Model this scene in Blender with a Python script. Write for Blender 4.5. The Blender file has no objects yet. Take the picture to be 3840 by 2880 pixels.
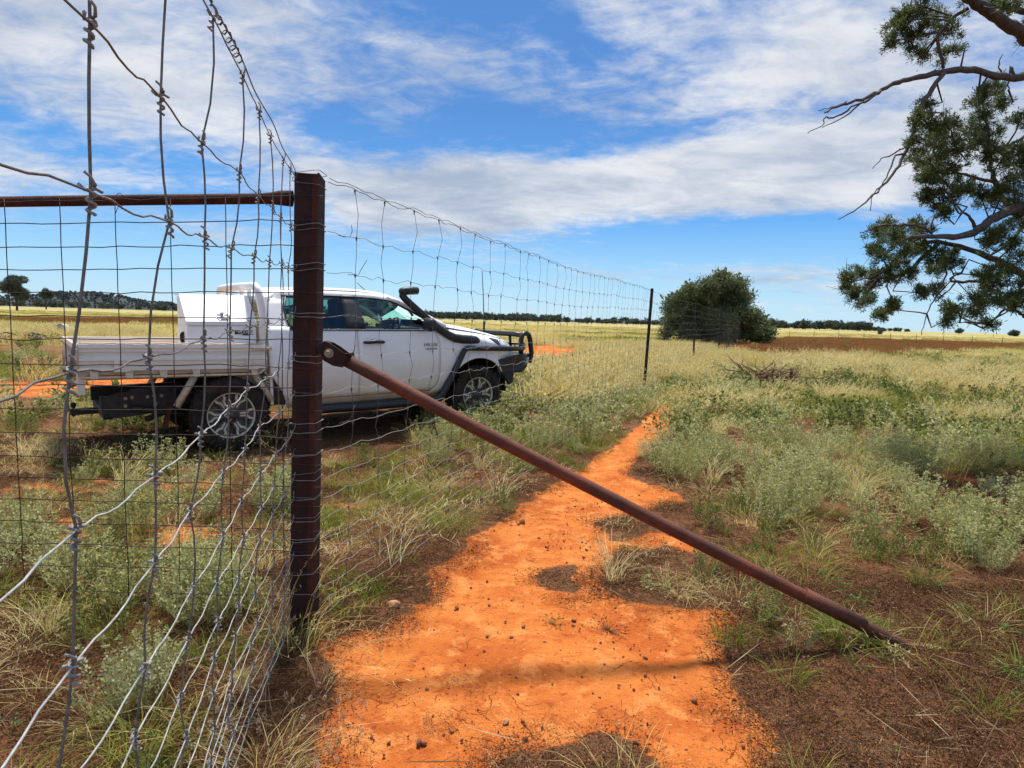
import bpy, bmesh, math, random
import numpy as np
from mathutils import Vector, Matrix

# ------------------------------------------------------------------ camera
F_PX, CAM_H = 2350.0, 1.461          # focal length in pixels of the 3840 wide photo, eye height in metres
ROLL, HOR = math.radians(1.65), 1198.0
PITCH = math.atan((1440 - HOR) * math.cos(ROLL) / F_PX)
sc = bpy.context.scene
COL = sc.collection
FW = np.array([0, math.cos(PITCH), -math.sin(PITCH)])
UP0 = np.cross([1, 0, 0], FW)
RT = math.cos(ROLL) * np.array([1, 0, 0]) + math.sin(ROLL) * UP0
UP = -math.sin(ROLL) * np.array([1, 0, 0]) + math.cos(ROLL) * UP0
cd = bpy.data.cameras.new('camera')
cam = bpy.data.objects.new('camera', cd)
COL.objects.link(cam)
M = Matrix.Identity(4)
for i, v in enumerate((RT, UP, -FW)):
    for j in range(3):
        M[j][i] = v[j]
M[2][3] = CAM_H
cam.matrix_world = M
cd.sensor_width = 36
cd.lens = 36 * F_PX / 3840
cd.clip_start = 0.02
cd.clip_end = 9000
sc.camera = cam
K = 3840 / 2212.0


def ray(px, py):
    return FW + RT * (px - 1920) / F_PX - UP * (py - 1440) / F_PX


def at(px, py, Y):
    """world point seen at a photo pixel (3840 wide) on the plane y = Y"""
    r = ray(px, py)
    return np.array([0, 0, CAM_H]) + r * (Y / r[1])


def on_ground(px, py, z=0.0):
    r = ray(px, py)
    return np.array([0, 0, CAM_H]) + r * ((z - CAM_H) / r[2])


def project(P):
    v = np.asarray(P, float) - np.array([0, 0, CAM_H])
    d = v @ FW
    return 1920 + F_PX * (v @ RT) / d, 1440 - F_PX * (v @ UP) / d, d


# ------------------------------------------------------------------ sky, sun, exposure
SUN_DIR = Vector((-0.03, 0.385, 1.0)).normalized()      # towards the sun
w = bpy.data.worlds.new('World')
sc.world = w
w.cycles.sampling_method = "MANUAL"
w.cycles.sample_map_resolution = 256
w.use_nodes = True
nt = w.node_tree
nt.nodes.clear()
N, L = nt.nodes, nt.links


def nd(tree, t, **kw):
    n = tree.nodes.new(t)
    for k, v in kw.items():
        setattr(n, k, v)
    return n


def mth(tree, op, a, b=None, c=None, clamp=False):
    n = tree.nodes.new('ShaderNodeMath')
    n.operation = op
    n.use_clamp = clamp
    for i, v in enumerate((a, b, c)):
        if v is None:
            continue
        if isinstance(v, (int, float)):
            n.inputs[i].default_value = v
        else:
            tree.links.new(v, n.inputs[i])
    return n.outputs[0]


sky = nd(nt, 'ShaderNodeTexSky', sky_type='NISHITA', sun_disc=False)
sky.sun_elevation = math.asin(SUN_DIR.z)
sky.sun_rotation = math.atan2(SUN_DIR.x, SUN_DIR.y)
sky.air_density, sky.dust_density, sky.ozone_density = 1.0, 0.4, 2.0
tc = nd(nt, 'ShaderNodeTexCoord')
sep = nd(nt, 'ShaderNodeSeparateXYZ')
L.new(tc.outputs['Generated'], sep.inputs[0])
dx, dy, dz = sep.outputs
zc = mth(nt, 'MAXIMUM', dz, 0.0)
den = mth(nt, 'ADD', zc, 0.16)
u = mth(nt, 'DIVIDE', dx, den)
v = mth(nt, 'DIVIDE', dy, den)
comb = nd(nt, 'ShaderNodeCombineXYZ')
L.new(u, comb.inputs[0]); L.new(v, comb.inputs[1])
az = mth(nt, 'ARCTAN2', dx, dy)
el = mth(nt, 'ARCSINE', dz)


def sky_noise(scale, detail, rough, dist, sx=1.0, sy=1.0, rot=0.0, off=0.0):
    mp = nd(nt, 'ShaderNodeMapping')
    mp.inputs['Scale'].default_value = (sx, sy, 1)
    mp.inputs['Rotation'].default_value = (0, 0, rot)
    mp.inputs['Location'].default_value = (off, off * .7, off)
    L.new(comb.outputs[0], mp.inputs[0])
    n = nd(nt, 'ShaderNodeTexNoise')
    n.inputs['Scale'].default_value = scale
    n.inputs['Detail'].default_value = detail
    n.inputs['Roughness'].default_value = rough
    n.inputs['Distortion'].default_value = dist
    L.new(mp.outputs[0], n.inputs['Vector'])
    return n.outputs['Fac']


def sstep(x, a, b):
    n = nd(nt, 'ShaderNodeMapRange', interpolation_type='SMOOTHSTEP')
    L.new(x, n.inputs[0])
    n.inputs[1].default_value, n.inputs[2].default_value = a, b
    return n.outputs[0]


n1 = sky_noise(1.1, 7, .58, .5, 1.0, 1.3, .35, 3.1)
n2 = sky_noise(4.2, 6, .62, .8, 1.0, 1.5, .35, 7.7)
n4 = sky_noise(13, 4, .6, .4, 1.0, 1.25, .35, 4.4)
n3 = sky_noise(1.6, 5, .6, .3, 1.0, 1.3, .3, 12.3)


def ang(px, py):
    r = ray(px * K, py * K)
    r = r / np.linalg.norm(r)
    return math.atan2(r[0], r[1]), math.asin(r[2])


# the banks of cloud and the open blue, as places in the sky (photo x, y, half widths, tilt, weight)
BANKS = [(1450, 388, 640, 66, -.10, .75), (1900, 335, 420, 74, -.08, .55), (900, 435, 320, 62, -.03, .60),
         (300, 110, 420, 150, .1, .22), (1650, 170, 420, 110, -.3, .22), (600, 60, 500, 90, .2, .24),
         (1480, 598, 330, 26, .0, .30), (1980, 483, 150, 16, .1, .30), (1950, 600, 300, 22, 0, .16), (60, 400, 130, 40, .1, .18), (330, 345, 330, 50, .12, -.34),
         (1060, 265, 300, 80, .25, -.36), (1350, 60, 160, 90, .5, .16), (1000, 150, 260, 40, .3, .16), (1650, 512, 560, 46, -.08, -.60), (1500, 285, 380, 30, -.15, -.22), (350, 560, 460, 75, .03, -.30),
         (70, 285, 150, 50, .3, -.25), (1180, 560, 280, 40, 0, -.16), (1200, 60, 180, 80, .6, -.16), (560, 400, 160, 60, .1, -.30), (730, 285, 170, 75, .3, -.34)]
bias = None
for (bx, by, hw, hh, tl, wt) in BANKS:
    a0, e0 = ang(bx, by)
    a1, _ = ang(bx + hw * .5, by)
    _, e1 = ang(bx, by - hh * .5)
    sa, se = abs(a1 - a0) * 2, abs(e1 - e0) * 2
    da = mth(nt, 'SUBTRACT', az, a0)
    de = mth(nt, 'SUBTRACT', el, e0)
    # tilt: photo slope (down to the right positive)
    de = mth(nt, 'MULTIPLY_ADD', da, math.sin(tl) * .8 + .03, de)
    da = mth(nt, 'DIVIDE', da, sa)
    de = mth(nt, 'DIVIDE', de, se)
    q = mth(nt, 'ADD', mth(nt, 'MULTIPLY', da, da), mth(nt, 'MULTIPLY', de, de))
    g = mth(nt, 'MULTIPLY', mth(nt, 'EXPONENT', mth(nt, 'MULTIPLY', q, -1.0)), wt)
    bias = g if bias is None else mth(nt, 'ADD', bias, g)
dens = mth(nt, 'ADD', mth(nt, 'MULTIPLY', n1, 1.5), mth(nt, 'MULTIPLY', n2, .70))
dens = mth(nt, 'ADD', dens, mth(nt, 'MULTIPLY', mth(nt, 'SUBTRACT', n4, .5), .55))
dens = mth(nt, 'ADD', dens, bias)
low_ = mth(nt, 'EXPONENT', mth(nt, 'MULTIPLY', mth(nt, 'POWER', mth(nt, 'DIVIDE', mth(nt, 'MAXIMUM', el, 0.0), .11), 2.0), -1.0))
dens = mth(nt, 'SUBTRACT', dens, mth(nt, 'MULTIPLY', low_, .30))     # cover thins towards the horizon
cl = sstep(dens, .78, 1.48)
cl = mth(nt, 'MULTIPLY', cl, .95)
# far clouds thin out into pale air at the horizon
shade = sstep(mth(nt, 'ADD', mth(nt, 'MULTIPLY', n3, .8), mth(nt, 'MULTIPLY', n2, .3)), .35, .75)
cc = nd(nt, 'ShaderNodeMix', data_type='RGBA')
SKY_STR = 0.13
CB = 1.0 / SKY_STR
cc.inputs['A'].default_value = (.265 * CB, .315 * CB, .40 * CB, 1)
cc.inputs['B'].default_value = (.545 * CB, .553 * CB, .57 * CB, 1)
L.new(shade, cc.inputs['Factor'])
hs = nd(nt, 'ShaderNodeHueSaturation')
hs.inputs['Saturation'].default_value = 1.22
hs.inputs['Value'].default_value = 1.0
hs.inputs['Hue'].default_value = .497
L.new(sky.outputs[0], hs.inputs['Color'])
# pale blue air towards the horizon
hz = nd(nt, 'ShaderNodeMix', data_type='RGBA')
rmp = nd(nt, 'ShaderNodeValToRGB')
re_ = rmp.color_ramp.elements
while len(re_) < 5:
    re_.new(.5)
for e__, (p__, c__) in zip(re_, ((0.0, (.31, .48, .60)), (.05, (.20, .40, .60)), (.11, (.068, .245, .55)), (.22, (.052, .16, .41)), (.6, (.045, .125, .32)))):
    e__.position = p__
    e__.color = (*c__, 1)
L.new(mth(nt, 'DIVIDE', mth(nt, 'MAXIMUM', el, 0.0), 1.4), rmp.inputs[0])
sc_n = nd(nt, 'ShaderNodeVectorMath', operation='SCALE')
sc_n.inputs['Scale'].default_value = CB
L.new(rmp.outputs[0], sc_n.inputs[0])
L.new(sc_n.outputs[0], hz.inputs['B'])
hz.inputs['Factor'].default_value = .88
L.new(hs.outputs[0], hz.inputs['A'])
mx = nd(nt, 'ShaderNodeMix', data_type='RGBA')
L.new(cl, mx.inputs['Factor'])
L.new(hz.outputs['Result'], mx.inputs['A'])
L.new(cc.outputs['Result'], mx.inputs['B'])
bg = nd(nt, 'ShaderNodeBackground')
bg.inputs['Strength'].default_value = SKY_STR
L.new(mx.outputs['Result'], bg.inputs['Color'])
wo = nd(nt, 'ShaderNodeOutputWorld')
L.new(bg.outputs[0], wo.inputs[0])

sd = bpy.data.lights.new('sun', 'SUN')
sd.energy = 4.2
sd.angle = math.radians(8.0)
sd.color = (1.0, .95, .87)
sun = bpy.data.objects.new('sun', sd)
COL.objects.link(sun)
sun.rotation_euler = SUN_DIR.to_track_quat('Z', 'Y').to_euler()
sun.location = (0, 0, 30)

vs = sc.view_settings
vs.view_transform = 'Standard'
vs.look = 'None'
vs.exposure = 0.66
vs.gamma = 1
sc.cycles.use_denoising = True
sc.cycles.use_adaptive_sampling = True
sc.cycles.adaptive_threshold = 0.018
sc.cycles.adaptive_min_samples = 24
sc.cycles.max_bounces = 6
sc.cycles.diffuse_bounces = 3
sc.cycles.transparent_max_bounces = 16
sc.cycles.caustics_reflective = False
sc.cycles.caustics_refractive = False

# ------------------------------------------------------------------ helpers
R = math.radians
ORG = {}


def srgb(r, g, b):
    f = lambda c: (c / 12.92 if c <= .04045 else ((c + .055) / 1.055) ** 2.4)
    return (f(r / 255), f(g / 255), f(b / 255))


class MB:
    """collects shapes; build() links them as one mesh object"""
    def __init__(s):
        s.v, s.f, s.sm = [], [], []

    def add(s, vs_, fs_, smooth=False):
        o = len(s.v)
        s.v += [tuple(map(float, p)) for p in vs_]
        s.f += [tuple(i + o for i in f) for f in fs_]
        s.sm += [smooth] * len(fs_)
        return s

    def box(s, c, size, rot=None, bev=0.0):
        hx, hy, hz = [q / 2 for q in size]
        if bev > 0:
            bm = bmesh.new()
            bmesh.ops.create_cube(bm, size=1)
            for vv in bm.verts:
                vv.co = Vector((vv.co.x * size[0], vv.co.y * size[1], vv.co.z * size[2]))
            bmesh.ops.bevel(bm, geom=bm.edges[:], offset=bev, segments=2, affect='EDGES', profile=.5)
            bm.verts.ensure_lookup_table()
            P = [vv.co.copy() for vv in bm.verts]
            Fc = [[vv.index for vv in f.verts] for f in bm.faces]
            bm.free()
        else:
            P = [Vector((x, y, z)) for x in (-hx, hx) for y in (-hy, hy) for z in (-hz, hz)]
            Fc = [(0, 1, 3, 2), (4, 6, 7, 5), (0, 4, 5, 1), (2, 3, 7, 6), (0, 2, 6, 4), (1, 5, 7, 3)]
        if rot is not None:
            P = [rot @ p for p in P]
        return s.add([p + Vector(c) for p in P], Fc)

    def tube(s, pts, rad, n=8, caps=True, smooth=True, squash=None):
        pts = [Vector(p) for p in pts]
        m = len(pts)
        rads = rad if hasattr(rad, '__len__') else [rad] * m
        T = []
        for i in range(m):
            t = pts[min(i + 1, m - 1)] - pts[max(i - 1, 0)]
            T.append(t.normalized() if t.length > 1e-9 else Vector((0, 0, 1)))
        ref = Vector((0, 0, 1)) if abs(T[0].z) < .9 else Vector((1, 0, 0))
        nrm = (ref - T[0] * ref.dot(T[0])).normalized()
        vs_, fs_ = [], []
        for i in range(m):
            nrm = (nrm - T[i] * nrm.dot(T[i]))
            nrm = nrm.normalized() if nrm.length > 1e-6 else T[i].orthogonal().normalized()
            b = T[i].cross(nrm)
            for k in range(n):
                a = 2 * math.pi * k / n
                off = nrm * math.cos(a) * rads[i] + b * math.sin(a) * rads[i]
                if squash:
                    off = Vector((off.x * squash[0], off.y * squash[1], off.z * squash[2]))
                vs_.append(pts[i] + off)
        for i in range(m - 1):
            for k in range(n):
                k2 = (k + 1) % n
                fs_.append((i * n + k, i * n + k2, (i + 1) * n + k2, (i + 1) * n + k))
        s.add(vs_, fs_, smooth)
        if caps:
            o = len(s.v) - m * n
            s.f.append(tuple(o + k for k in reversed(range(n)))); s.sm.append(False)
            s.f.append(tuple(o + (m - 1) * n + k for k in range(n))); s.sm.append(False)
        return s

    def lathe(s, prof, axis='y', seg=32, c=(0, 0, 0), smooth=True, closed=False):
        vs_, fs_ = [], []
        m = len(prof)
        for (r_, h_) in prof:
            for k in range(seg):
                a = 2 * math.pi * k / seg
                p = (r_ * math.cos(a), h_, r_ * math.sin(a)) if axis == 'y' else (
                    (r_ * math.cos(a), r_ * math.sin(a), h_) if axis == 'z' else (h_, r_ * math.cos(a), r_ * math.sin(a)))
                vs_.append((p[0] + c[0], p[1] + c[1], p[2] + c[2]))
        rng_ = range(m) if closed else range(m - 1)
        for i in rng_:
            j = (i + 1) % m
            for k in range(seg):
                k2 = (k + 1) % seg
                fs_.append((i * seg + k, i * seg + k2, j * seg + k2, j * seg + k))
        return s.add(vs_, fs_, smooth)

    def extrude(s, poly, fn0, fn1):
        """poly: 2-D outline; fn0/fn1 map (a, b) to the two end faces"""
        n = len(poly)
        s.add([fn0(*p) for p in poly] + [fn1(*p) for p in poly],
              [tuple(range(n)), tuple(range(2 * n - 1, n - 1, -1))] +
              [(i, (i + 1) % n, n + (i + 1) % n, n + i) for i in range(n)])
        return s

    def grid(s, fn, nu, nv, smooth=True, close_u=False):
        vs_ = [fn(i / nu, j / nv) for j in range(nv + 1) for i in range(nu + 1)]
        fs_ = [(j * (nu + 1) + i, j * (nu + 1) + i + 1, (j + 1) * (nu + 1) + i + 1, (j + 1) * (nu + 1) + i)
               for j in range(nv) for i in range(nu)]
        return s.add(vs_, fs_, smooth)

    def build(s, name, mat, parent=None, recalc=True, flip_y=False):
        me = bpy.data.meshes.new(name)
        o0 = np.array(ORG.get(parent.name, (0, 0, 0)) if parent else (0, 0, 0))
        vv = np.array(s.v, float) - o0
        if flip_y:
            vv[:, 1] *= -1
        me.from_pydata([tuple(p) for p in vv], [], s.f)
        if recalc:
            bm = bmesh.new()
            bm.from_mesh(me)
            bmesh.ops.recalc_face_normals(bm, faces=bm.faces[:])
            bm.to_mesh(me)
            bm.free()
        me.polygons.foreach_set('use_smooth', s.sm)
        me.materials.append(mat)
        o = bpy.data.objects.new(name, me)
        COL.objects.link(o)
        if parent:
            o.parent = parent
            ORG[o.name] = tuple(o0)
        return o


def tag(o, label=None, cat=None, group=None, kind=None):
    if label: o['label'] = label
    if cat: o['category'] = cat
    if group: o['group'] = group
    if kind: o['kind'] = kind
    return o


def thing(name, label, cat, loc=(0, 0, 0), group=None):
    o = bpy.data.objects.new(name, None)
    o.empty_display_size = .2
    COL.objects.link(o)
    o.location = loc
    ORG[o.name] = tuple(loc)
    return tag(o, label, cat, group)


def mesh_np(name, V, Q, mat, T=None, smooth=False):
    """numpy mesh: V (n,3), Q quads (m,4), T triangles (k,3)"""
    me = bpy.data.meshes.new(name)
    nq = 0 if Q is None else len(Q)
    ntr = 0 if T is None else len(T)
    me.vertices.add(len(V))
    me.vertices.foreach_set('co', np.asarray(V, np.float32).ravel())
    loops = []
    if nq: loops.append(np.asarray(Q, np.int32).ravel())
    if ntr: loops.append(np.asarray(T, np.int32).ravel())
    lv = np.concatenate(loops)
    me.loops.add(len(lv))
    me.loops.foreach_set('vertex_index', lv)
    st = np.concatenate([np.arange(nq) * 4, nq * 4 + np.arange(ntr) * 3]).astype(np.int32)
    tot = np.concatenate([np.full(nq, 4), np.full(ntr, 3)]).astype(np.int32)
    me.polygons.add(nq + ntr)
    me.polygons.foreach_set('loop_start', st)
    me.polygons.foreach_set('loop_total', tot)
    if smooth:
        me.polygons.foreach_set('use_smooth', np.ones(nq + ntr, bool))
    me.update(calc_edges=True)
    me.validate()
    if mat: me.materials.append(mat)
    return me


# ------------------------------------------------------------------ materials
def newmat(name):
    m = bpy.data.materials.new(name)
    m.use_nodes = True
    t = m.node_tree
    t.nodes.clear()
    return m, t


def pmat(name, c1, c2=None, scale=8.0, rough=.6, metal=0.0, bump=0.0, bscale=None, detail=5, spec=.5, lo=.35, hi=.65, coat=0.0):
    m, t = newmat(name)
    out = nd(t, 'ShaderNodeOutputMaterial')
    p = nd(t, 'ShaderNodeBsdfPrincipled')
    t.links.new(p.outputs[0], out.inputs[0])
    p.inputs['Roughness'].default_value = rough
    p.inputs['Metallic'].default_value = metal
    p.inputs['Specular IOR Level'].default_value = spec
    p.inputs['Coat Weight'].default_value = coat
    c2 = c2 or c1
    co = nd(t, 'ShaderNodeTexCoord')
    n = nd(t, 'ShaderNodeTexNoise')
    n.inputs['Scale'].default_value = scale
    n.inputs['Detail'].default_value = detail
    n.inputs['Roughness'].default_value = .65
    t.links.new(co.outputs['Object'], n.inputs['Vector'])
    mr = nd(t, 'ShaderNodeMapRange')
    mr.inputs[1].default_value, mr.inputs[2].default_value = lo, hi
    t.links.new(n.outputs['Fac'], mr.inputs[0])
    mi = nd(t, 'ShaderNodeMix', data_type='RGBA')
    mi.inputs['A'].default_value = (*c1, 1)
    mi.inputs['B'].default_value = (*c2, 1)
    t.links.new(mr.outputs[0], mi.inputs['Factor'])
    t.links.new(mi.outputs['Result'], p.inputs['Base Color'])
    if bump:
        n2_ = nd(t, 'ShaderNodeTexNoise')
        n2_.inputs['Scale'].default_value = bscale or scale * 3
        n2_.inputs['Detail'].default_value = 4
        t.links.new(co.outputs['Object'], n2_.inputs['Vector'])
        b = nd(t, 'ShaderNodeBump')
        b.inputs['Strength'].default_value = bump
        b.inputs['Distance'].default_value = .01
        t.links.new(n2_.outputs['Fac'], b.inputs['Height'])
        t.links.new(b.outputs[0], p.inputs['Normal'])
    return m


def leafmat(name, cols, trans=.35, rough=.6, tcol=None, nscale=3.0):
    """foliage: colour varies per plant (instance) and along a noise; part of the light passes through"""
    m, t = newmat(name)
    out = nd(t, 'ShaderNodeOutputMaterial')
    oi = nd(t, 'ShaderNodeObjectInfo')
    geo = nd(t, 'ShaderNodeNewGeometry')
    rnd = mth(t, 'FRACT', mth(t, 'ADD', oi.outputs['Random'], mth(t, 'MULTIPLY', geo.outputs['Random Per Island'], .55)))
    rp = nd(t, 'ShaderNodeValToRGB')
    el_ = rp.color_ramp.elements
    while len(el_) < len(cols):
        el_.new(.5)
    for i, c in enumerate(cols):
        el_[i].position = i / (len(cols) - 1)
        el_[i].color = (*c, 1)
    t.links.new(rnd, rp.inputs[0])
    d = nd(t, 'ShaderNodeBsdfPrincipled')
    d.inputs['Roughness'].default_value = rough
    d.inputs['Specular IOR Level'].default_value = .1
    t.links.new(rp.outputs[0], d.inputs['Base Color'])
    tr = nd(t, 'ShaderNodeBsdfTranslucent')
    t.links.new(rp.outputs[0], tr.inputs['Color'])
    ms = nd(t, 'ShaderNodeMixShader')
    ms.inputs[0].default_value = trans
    t.links.new(d.outputs[0], ms.inputs[1])
    t.links.new(tr.outputs[0], ms.inputs[2])
    t.links.new(ms.outputs[0], out.inputs[0])
    return m


RUST = pmat('rusty_steel', (.055, .018, .012), (.13, .036, .018), 9, .78, 0, .5, 160, spec=.25, lo=.4, hi=.72)
RUSTD = pmat('dark_rusty_steel', (.026, .012, .011), (.075, .022, .014), 7, .75, 0, .4, 120, spec=.3, lo=.42, hi=.75)
RUSTP = pmat('rusty_pipe', (.065, .030, .021), (.24, .062, .030), 3.2, .72, 0, .45, 220, spec=.3, lo=.35, hi=.7)
MESHW = pmat('dark_mesh_wire', (.022, .013, .012), (.06, .03, .022), 14, .6, .3)
GALV = pmat('galvanised_wire', (.25, .24, .215), (.37, .36, .33), 60, .6, .1, spec=.3)
GALVD = pmat('weathered_wire', (.125, .115, .10), (.24, .225, .20), 60, .6, .15, spec=.3)
GALVB = pmat('bright_wire', (.36, .355, .32), (.56, .555, .51), 60, .6, .05, spec=.3)
BOLT = pmat('bolt_steel', (.28, .22, .15), (.42, .34, .24), 60, .5, .5)
PICK = pmat('picket_steel', (.014, .012, .012), (.04, .022, .018), 12, .7)

# ------------------------------------------------------------------ terrain
def vnoise(x, y, seed=0):
    xi, yi = np.floor(x).astype(np.int64), np.floor(y).astype(np.int64)
    xf, yf = x - xi, y - yi
    def h(a, b):
        n = (a * 374761393 + b * 668265263 + seed * 974634777) & 0x7fffffff
        n = ((n ^ (n >> 13)) * 1274126177) & 0x7fffffff
        return ((n ^ (n >> 16)) & 0xffff) / 65535.0
    sx, sy = xf * xf * (3 - 2 * xf), yf * yf * (3 - 2 * yf)
    a = h(xi, yi) * (1 - sx) + h(xi + 1, yi) * sx
    b = h(xi, yi + 1) * (1 - sx) + h(xi + 1, yi + 1) * sx
    return a * (1 - sy) + b * sy


def fbm(x, y, seed=0, oct=4):
    s, a, t = 0, .5, 0
    for o in range(oct):
        s = s + a * vnoise(x * 2 ** o, y * 2 ** o, seed + o)
        t += a
        a *= .5
    return s / t


def sm(x, a, b):
    t = np.clip((x - a) / (b - a), 0, 1)
    return t * t * (3 - 2 * t)


def poly_sd(x, y, poly):
    """signed distance to a closed polygon, positive inside"""
    P = np.asarray(poly, float)
    x, y = np.asarray(x, float), np.asarray(y, float)
    d = np.full(x.shape, 1e9)
    ins = np.zeros(x.shape, bool)
    for i in range(len(P)):
        a, b = P[i], P[(i + 1) % len(P)]
        ex, ey = b - a
        t = np.clip(((x - a[0]) * ex + (y - a[1]) * ey) / (ex * ex + ey * ey + 1e-12), 0, 1)
        d = np.minimum(d, np.hypot(x - a[0] - t * ex, y - a[1] - t * ey))
        c = ((a[1] > y) != (b[1] > y)) & (x < (b[0] - a[0]) * (y - a[1]) / (b[1] - a[1] + 1e-12) + a[0])
        ins ^= c
    return np.where(ins, d, -d)


def G(pts):
    return [tuple(on_ground(px * K, py * K)[:2]) for px, py in pts]


PATH = G([(640, 1900), (672, 1659), (700, 1520), (720, 1440), (690, 1385), (790, 1375), (870, 1330), (920, 1270), (930, 1230), (1000, 1185),
          (1010, 1160), (1110, 1100), (1180, 1052), (1250, 1010), (1322, 968), (1375, 930), (1412, 893), (1465, 862), (1505, 868),
          (1460, 925), (1405, 965), (1365, 1010), (1350, 1030), (1440, 1055), (1485, 1080), (1400, 1105), (1300, 1128), (1330, 1165),
          (1400, 1145), (1510, 1170), (1530, 1190), (1420, 1200), (1350, 1190), (1320, 1230), (1330, 1275), (1420, 1305), (1540, 1305), (1605, 1325),
          (1585, 1390), (1600, 1480), (1670, 1555), (1690, 1610), (1680, 1659), (1700, 1900)])
PATCHES = [G([(1080, 1659), (1125, 1622), (1260, 1578), (1385, 1590), (1470, 1640), (1520, 1700), (1500, 1850), (1020, 1850)]),
           G([(1155, 1235), (1175, 1212), (1250, 1203), (1272, 1225), (1240, 1245), (1285, 1270), (1240, 1290), (1180, 1270)]),
           G([(1365, 1180), (1440, 1170), (1480, 1195), (1400, 1215), (1360, 1200)])]
BARE = [G([(0, 1045), (330, 1035), (610, 1040), (610, 1075), (250, 1068), (0, 1080)]),
        G([(700, 1075), (860, 1070), (870, 1085), (720, 1095)]), G([(1000, 1025), (1090, 1018), (1105, 1032), (1010, 1038)]),
        G([(60, 1130), (330, 1120), (560, 1135), (480, 1180), (120, 1175)]), G([(1770, 1225), (1850, 1235), (1845, 1250), (1760, 1240)])]
ROAD = np.array([(-30, 4.0), (-16, 7.4), (-9.5, 9.6), (-5, 13), (-1.5, 18.5), (1.9, 26), (5, 36), (7, 50), (8, 75)])


def road_d(x, y):
    d = np.full(np.shape(x), 1e9)
    for a, b in zip(ROAD[:-1], ROAD[1:]):
        ex, ey = b - a
        t = np.clip(((x - a[0]) * ex + (y - a[1]) * ey) / (ex * ex + ey * ey), 0, 1)
        d = np.minimum(d, np.hypot(x - a[0] - t * ex, y - a[1] - t * ey))
    return d


def soil_mask(x, y):
    x, y = np.asarray(x, float), np.asarray(y, float)
    jig = (fbm(x * 5, y * 5, 3) - .5) * .22 + (fbm(x * 1.3, y * 1.3, 9) - .5) * .15
    m = np.zeros(x.shape)
    near = (np.abs(x) < 7) & (y < 14) & (y > -6)
    xn, yn, jn = x[near], y[near], jig[near]
    k = sm(poly_sd(xn, yn, PATH) + jn * .6, -.05, .07)
    for p in PATCHES:
        k = k * (1 - sm(poly_sd(xn, yn, p) + jn * .95, -.05, .07))
    for p in BARE:
        k = np.maximum(k, .60 * sm(poly_sd(xn, yn, p) + jn * 3.0, -.10, .25))
    m[near] = k
    rd = road_d(x, y)
    m = np.maximum(m, sm(1.15 - rd + jig * 9, -.3, .5) * (1 - .6 * sm(y, 28, 40)))
    # small bare openings between the plants
    op = fbm(x * .9 + 3, y * .9, 21)
    m = np.maximum(m, .5 * sm(op, .70, .80) * sm(y, 3, 6) * (1 - sm(y, 14, 30)))
    return m


def gz(x, y):
    x, y = np.asarray(x, float), np.asarray(y, float)
    z = .055 * sm(y, 6.9, 9.2) - .05 * sm(2.7 - y, 0, 2.2)
    nearw = 1 - sm(np.hypot(x, y), 20, 60)
    z = z + nearw * ((fbm(x * .7, y * .7, 5) - .5) * .05 + (fbm(x * 3.1, y * 3.1, 6) - .5) * .03)
    z = z - .025 * sm(poly_sd(x, y, PATH), -.1, .25) * nearw
    # low mound in the path near the camera
    z = z + .03 * np.exp(-((x - .25) ** 2 / .5 + (y - 2.1) ** 2 / .25))
    # heaped red earth beside the track
    z = z + .35 * np.exp(-((x - 1.2) ** 2 / 3.0 + (y - 26.5) ** 2 / 3.0))
    return z


def axis_arr(lo, hi, st, far_lo, far_hi, g=1.07):
    a = list(np.arange(lo, hi + 1e-6, st))
    s, p = st, a[-1]
    while p < far_hi:
        s *= g; p += s; a.append(p)
    s, p, b = st, a[0], []
    while p > far_lo:
        s *= g; p -= s; b.append(p)
    return np.array(b[::-1] + a)


ax = axis_arr(-5.0, 6.0, .05, -5000, 5000)
ay = axis_arr(.4, 8.0, .045, -600, 6000, 1.055)
GX, GY = np.meshgrid(ax, ay)
gx, gy = GX.ravel(), GY.ravel()
GZ = gz(gx, gy)
soil = soil_mask(gx, gy)
fine = np.where((np.abs(gx) < 6) & (gy < 9), (vnoise(gx * 19, gy * 19, 31) - .5) * .007, 0) + np.where((np.abs(gx) < 6) & (gy < 9) , (vnoise(gx * 7, gy * 7, 33) - .5) * .022, 0) * soil
nx, ny_ = len(ax), len(ay)
idx = np.arange(nx * ny_).reshape(ny_, nx)
Q = np.stack([idx[:-1, :-1], idx[:-1, 1:], idx[1:, 1:], idx[1:, :-1]], -1).reshape(-1, 4)


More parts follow.
